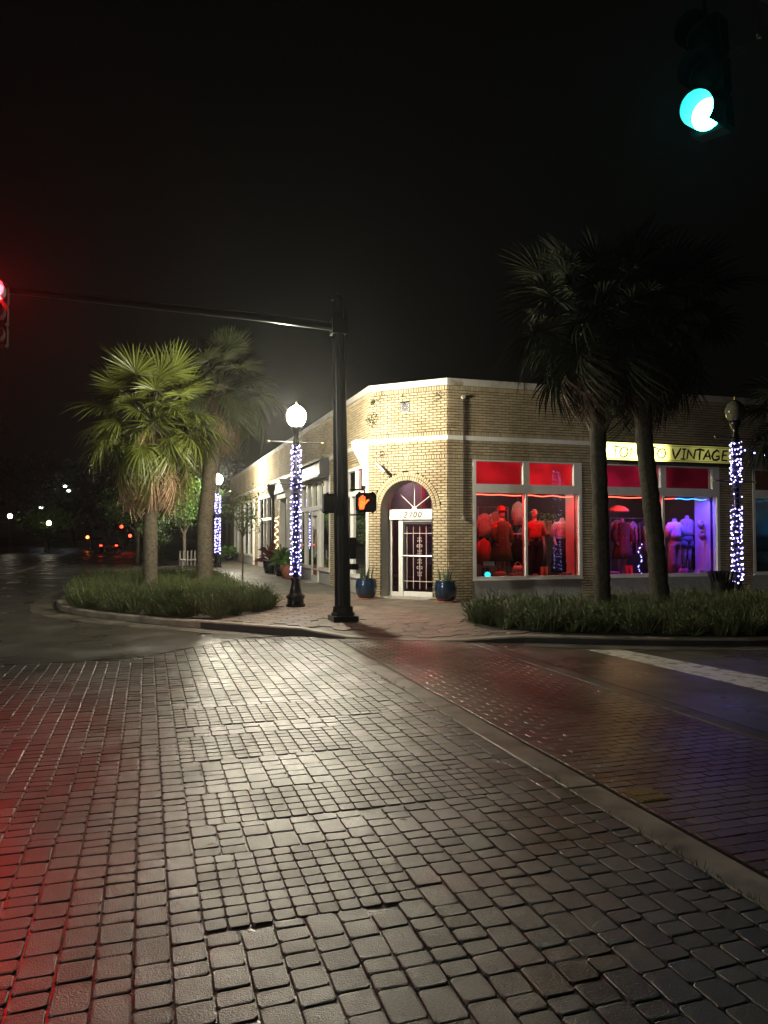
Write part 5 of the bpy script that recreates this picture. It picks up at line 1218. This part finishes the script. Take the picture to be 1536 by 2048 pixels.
big = [(-24, 62, 15, 8, 'huge dark oak at the left edge of the street'), (-22, 95, 17, 9, 'dark oak behind the left globe lamp'), (-15, 125, 15, 8, 'dark oak beyond the bright far lamp'), (-3, 120, 13, 8, 'dark oak closing the end of the street'), (8, 110, 13, 8, 'dark oak behind the far shopfronts'), (1.2, 68, 8, 4, 'dark tree past the green lit trees'), (-4.5, 98, 9, 4.5, 'dark tree behind the far red signals')]
for x, y, h, cr, lb in big: tree(x, y, -.05, h, cr, lb, M_leafdark, 4200, .35, .3, grp='dark oaks at the end of the street', leaf=(.3, .7), limbs=9)
# far street lights, signals, car, bench
for x, y, z, lb, m_ in ((-11.51, 118.8, 8.88, 'high far street light, upper of the pair', M_cool), (-11.2, 121.0, 8.35, 'high far street light, lower of the pair', M_cool), (-14.84, 120.0, 5.73, 'far street light below the high pair', M_cool)):
    r = empty('far_street_light', (x, y, 0), 0, lb, 'street light', 'far street lights'); t = MB(); t.tube([(1.2, 0, 0), (1.2, 0, z + .1), (0, 0, z + .2)], .08, 6); obj('pole', t, M_iron, r); t = MB(); t.lathe([(.05, -.2), (.22, -.12), (.25, .0), (.1, .1)], 10, (0, 0, z)); obj('lamp_head', t, m_, r)
def farsig(x, y, z, m_, lb, hh=3.2):
    r = empty('far_signal', (x, y, 0), 0, lb, 'traffic light', 'far traffic signals'); t = MB(); t.tube([(.3, .1, 0), (.3, .1, z + .6)], .06, 6); obj('pole', t, M_iron, r); t = MB(); t.box(-.25, .25, 0, .25, z - .8, z + .4); obj('housing', t, M_signal, r); t = MB(); t.lathe([(.17, 0), (.14, .05), (.02, .08)], 12, T=lambda a, b_, c: (a, -.01 - c, z + b_)); obj('lens', t, m_, r)
farsig(-6.41, 91.2, 1.45, M_faror, 'far orange-red signal at the middle of the street'); farsig(-2.58, 84.7, 2.6, M_farred, 'far red signal, upper one by the dark tree'); farsig(-1.71, 84.5, 1.62, M_farred, 'far red signal, lower one by the dark tree')
r = empty('parked_car', (-3.1, 70.5, 0), 0, 'dark car with lit red tail lights far down the street', 'car')
t = MB(); t.loft([(0, 0, .25, .85, 2.2), (0, 0, .6, .9, 2.3), (0, 0, .9, .88, 2.25), (0, .1, .95, .78, 1.5), (0, .15, 1.4, .6, 1.0), (0, .15, 1.45, .4, .8)], 20); obj('body', t, M_car, r, smooth=True)
for sx in (-1, 1):
    t = MB(); t.box(sx * .62 - .10, sx * .62 + .10, -2.28, -2.16, .76, .85); obj('tail_light', t, M_farred, r)
    for y_ in (-1.4, 1.4): t = MB(); t.tube([(sx * .72, y_, .32), (sx * .9, y_, .32)], .32, 14); obj('wheel', t, M_blackm, r)
r = empty('bench', (2.2, 36.8, .108), R_(15), 'white slatted bench beside the farther lamp post', 'bench')
for k in range(9): t = MB(); t.box(-.75 + k * .18, -.69 + k * .18, 0, .04, .15, .85); obj('slat', t, M_white, r)
t = MB(); t.box(-.8, .8, -.4, 0, .40, .44); obj('seat', t, M_white, r)
for s in (-1, 1): t = MB(); t.box(s * .72 - .03, s * .72 + .03, -.38, -.32, 0, .4); obj('leg', t, M_white, r)
# litter bin by the unlit lamp
r = empty('litter_bin', (11.75, 13.15, .108), 0, 'black slatted litter bin beside the unlit lamp post', 'litter bin')
for k in range(20):
    a = 2 * pi * k / 20; t = MB(); c, s_ = cos(a), sin(a); w_ = .028
    t.add([(.20 * c - w_ * s_, .20 * s_ + w_ * c, .03), (.20 * c + w_ * s_, .20 * s_ - w_ * c, .03), (.24 * c + w_ * s_, .24 * s_ - w_ * c, .60), (.24 * c - w_ * s_, .24 * s_ + w_ * c, .60), (.31 * c - w_ * s_, .31 * s_ + w_ * c, .80), (.31 * c + w_ * s_, .31 * s_ - w_ * c, .80)], [(0, 1, 2, 3), (3, 2, 5, 4)]); obj('slat', t, M_black, r)
for z, q_ in ((.05, .205), (.35, .225), (.8, .315)):
    t = MB(); t.tube([(q_ * cos(2 * pi * k / 24), q_ * sin(2 * pi * k / 24), z) for k in range(25)], .012, 5, caps=False); obj('hoop', t, M_black, r)
t = MB(); t.lathe([(.17, .03), (.19, .6), (.18, .6)], 16); obj('liner', t, M_blackm, r)
# drain opening by the ramp, utility covers in the crosswalk
t = MB(); t.box(3.02, 3.28, 11.55, 11.72, -.01, .006); tag(obj('drain_inlet', t, M_blackm), 'dark drain hole beside the crosswalk band at the kerb', 'drain')
t = MB(); t.box(3.02, 3.24, 4.1, 4.3, -.01, .005); t.box(3.035, 3.225, 4.115, 4.19, .005, .008); t.box(3.035, 3.225, 4.205, 4.285, .005, .008); tag(obj('valve_cover', t, M_brasscov), 'small brass valve cover in the crosswalk beside the concrete band', 'valve cover')
# building beyond the corner building and houses across the street
def far_building(x0, x1, y0, y1, h, m, label, ny, face='x'):
    r = empty('far_building', ((x0 + x1) / 2, y0, 0), 0, label, 'building'); t = MB(); t.box(x0, x1, y0, y1, -.05, h); obj('wall', t, m, r, world=True)
    t = MB(); t.box(x0 - .1, x1 + .1, y0 - .1, y1 + .1, h + .001, h + .18); obj('roof', t, M_coping, r, world=True)
    for k in range(ny):
        t = MB(); yy = y0 + 1.2 + k * (y1 - y0 - 1.5) / ny
        if face == 'x': t.box(x0 - .03, x0 + .05, yy, yy + 1.6, .8, 2.6)
        else: t.box(x1 - .05, x1 + .03, yy, yy + 1.6, .8, 2.6)
        obj('window', t, M_offlens, r, world=True)
far_building(5.8, 20, 54, 75, 4.6, M_stucco, 'grey building beyond the brick corner building', 5)
far_building(-34, -23, 66, 86, 4.8, M_stucco, 'low dark building across the street at the left', 4, 'y')
# ------------------------------------------------------------------ haze: thin damp night air
HAZE = 0.00055
if HAZE > 0:
    hz = MB(); hz.box(-45, 45, -15, 140, -1.2, 19); hm_ = bpy.data.materials.new('damp_air'); hm_.use_nodes = True; nt = hm_.node_tree; nt.nodes.clear()
    o1 = nt.nodes.new('ShaderNodeOutputMaterial'); v1 = nt.nodes.new('ShaderNodeVolumePrincipled'); v1.inputs['Color'].default_value = (.9, .9, .9, 1); v1.inputs['Density'].default_value = HAZE; v1.inputs['Anisotropy'].default_value = .8
    nt.links.new(v1.outputs[0], o1.inputs['Volume']); obj('haze', hz, hm_, kind='stuff')
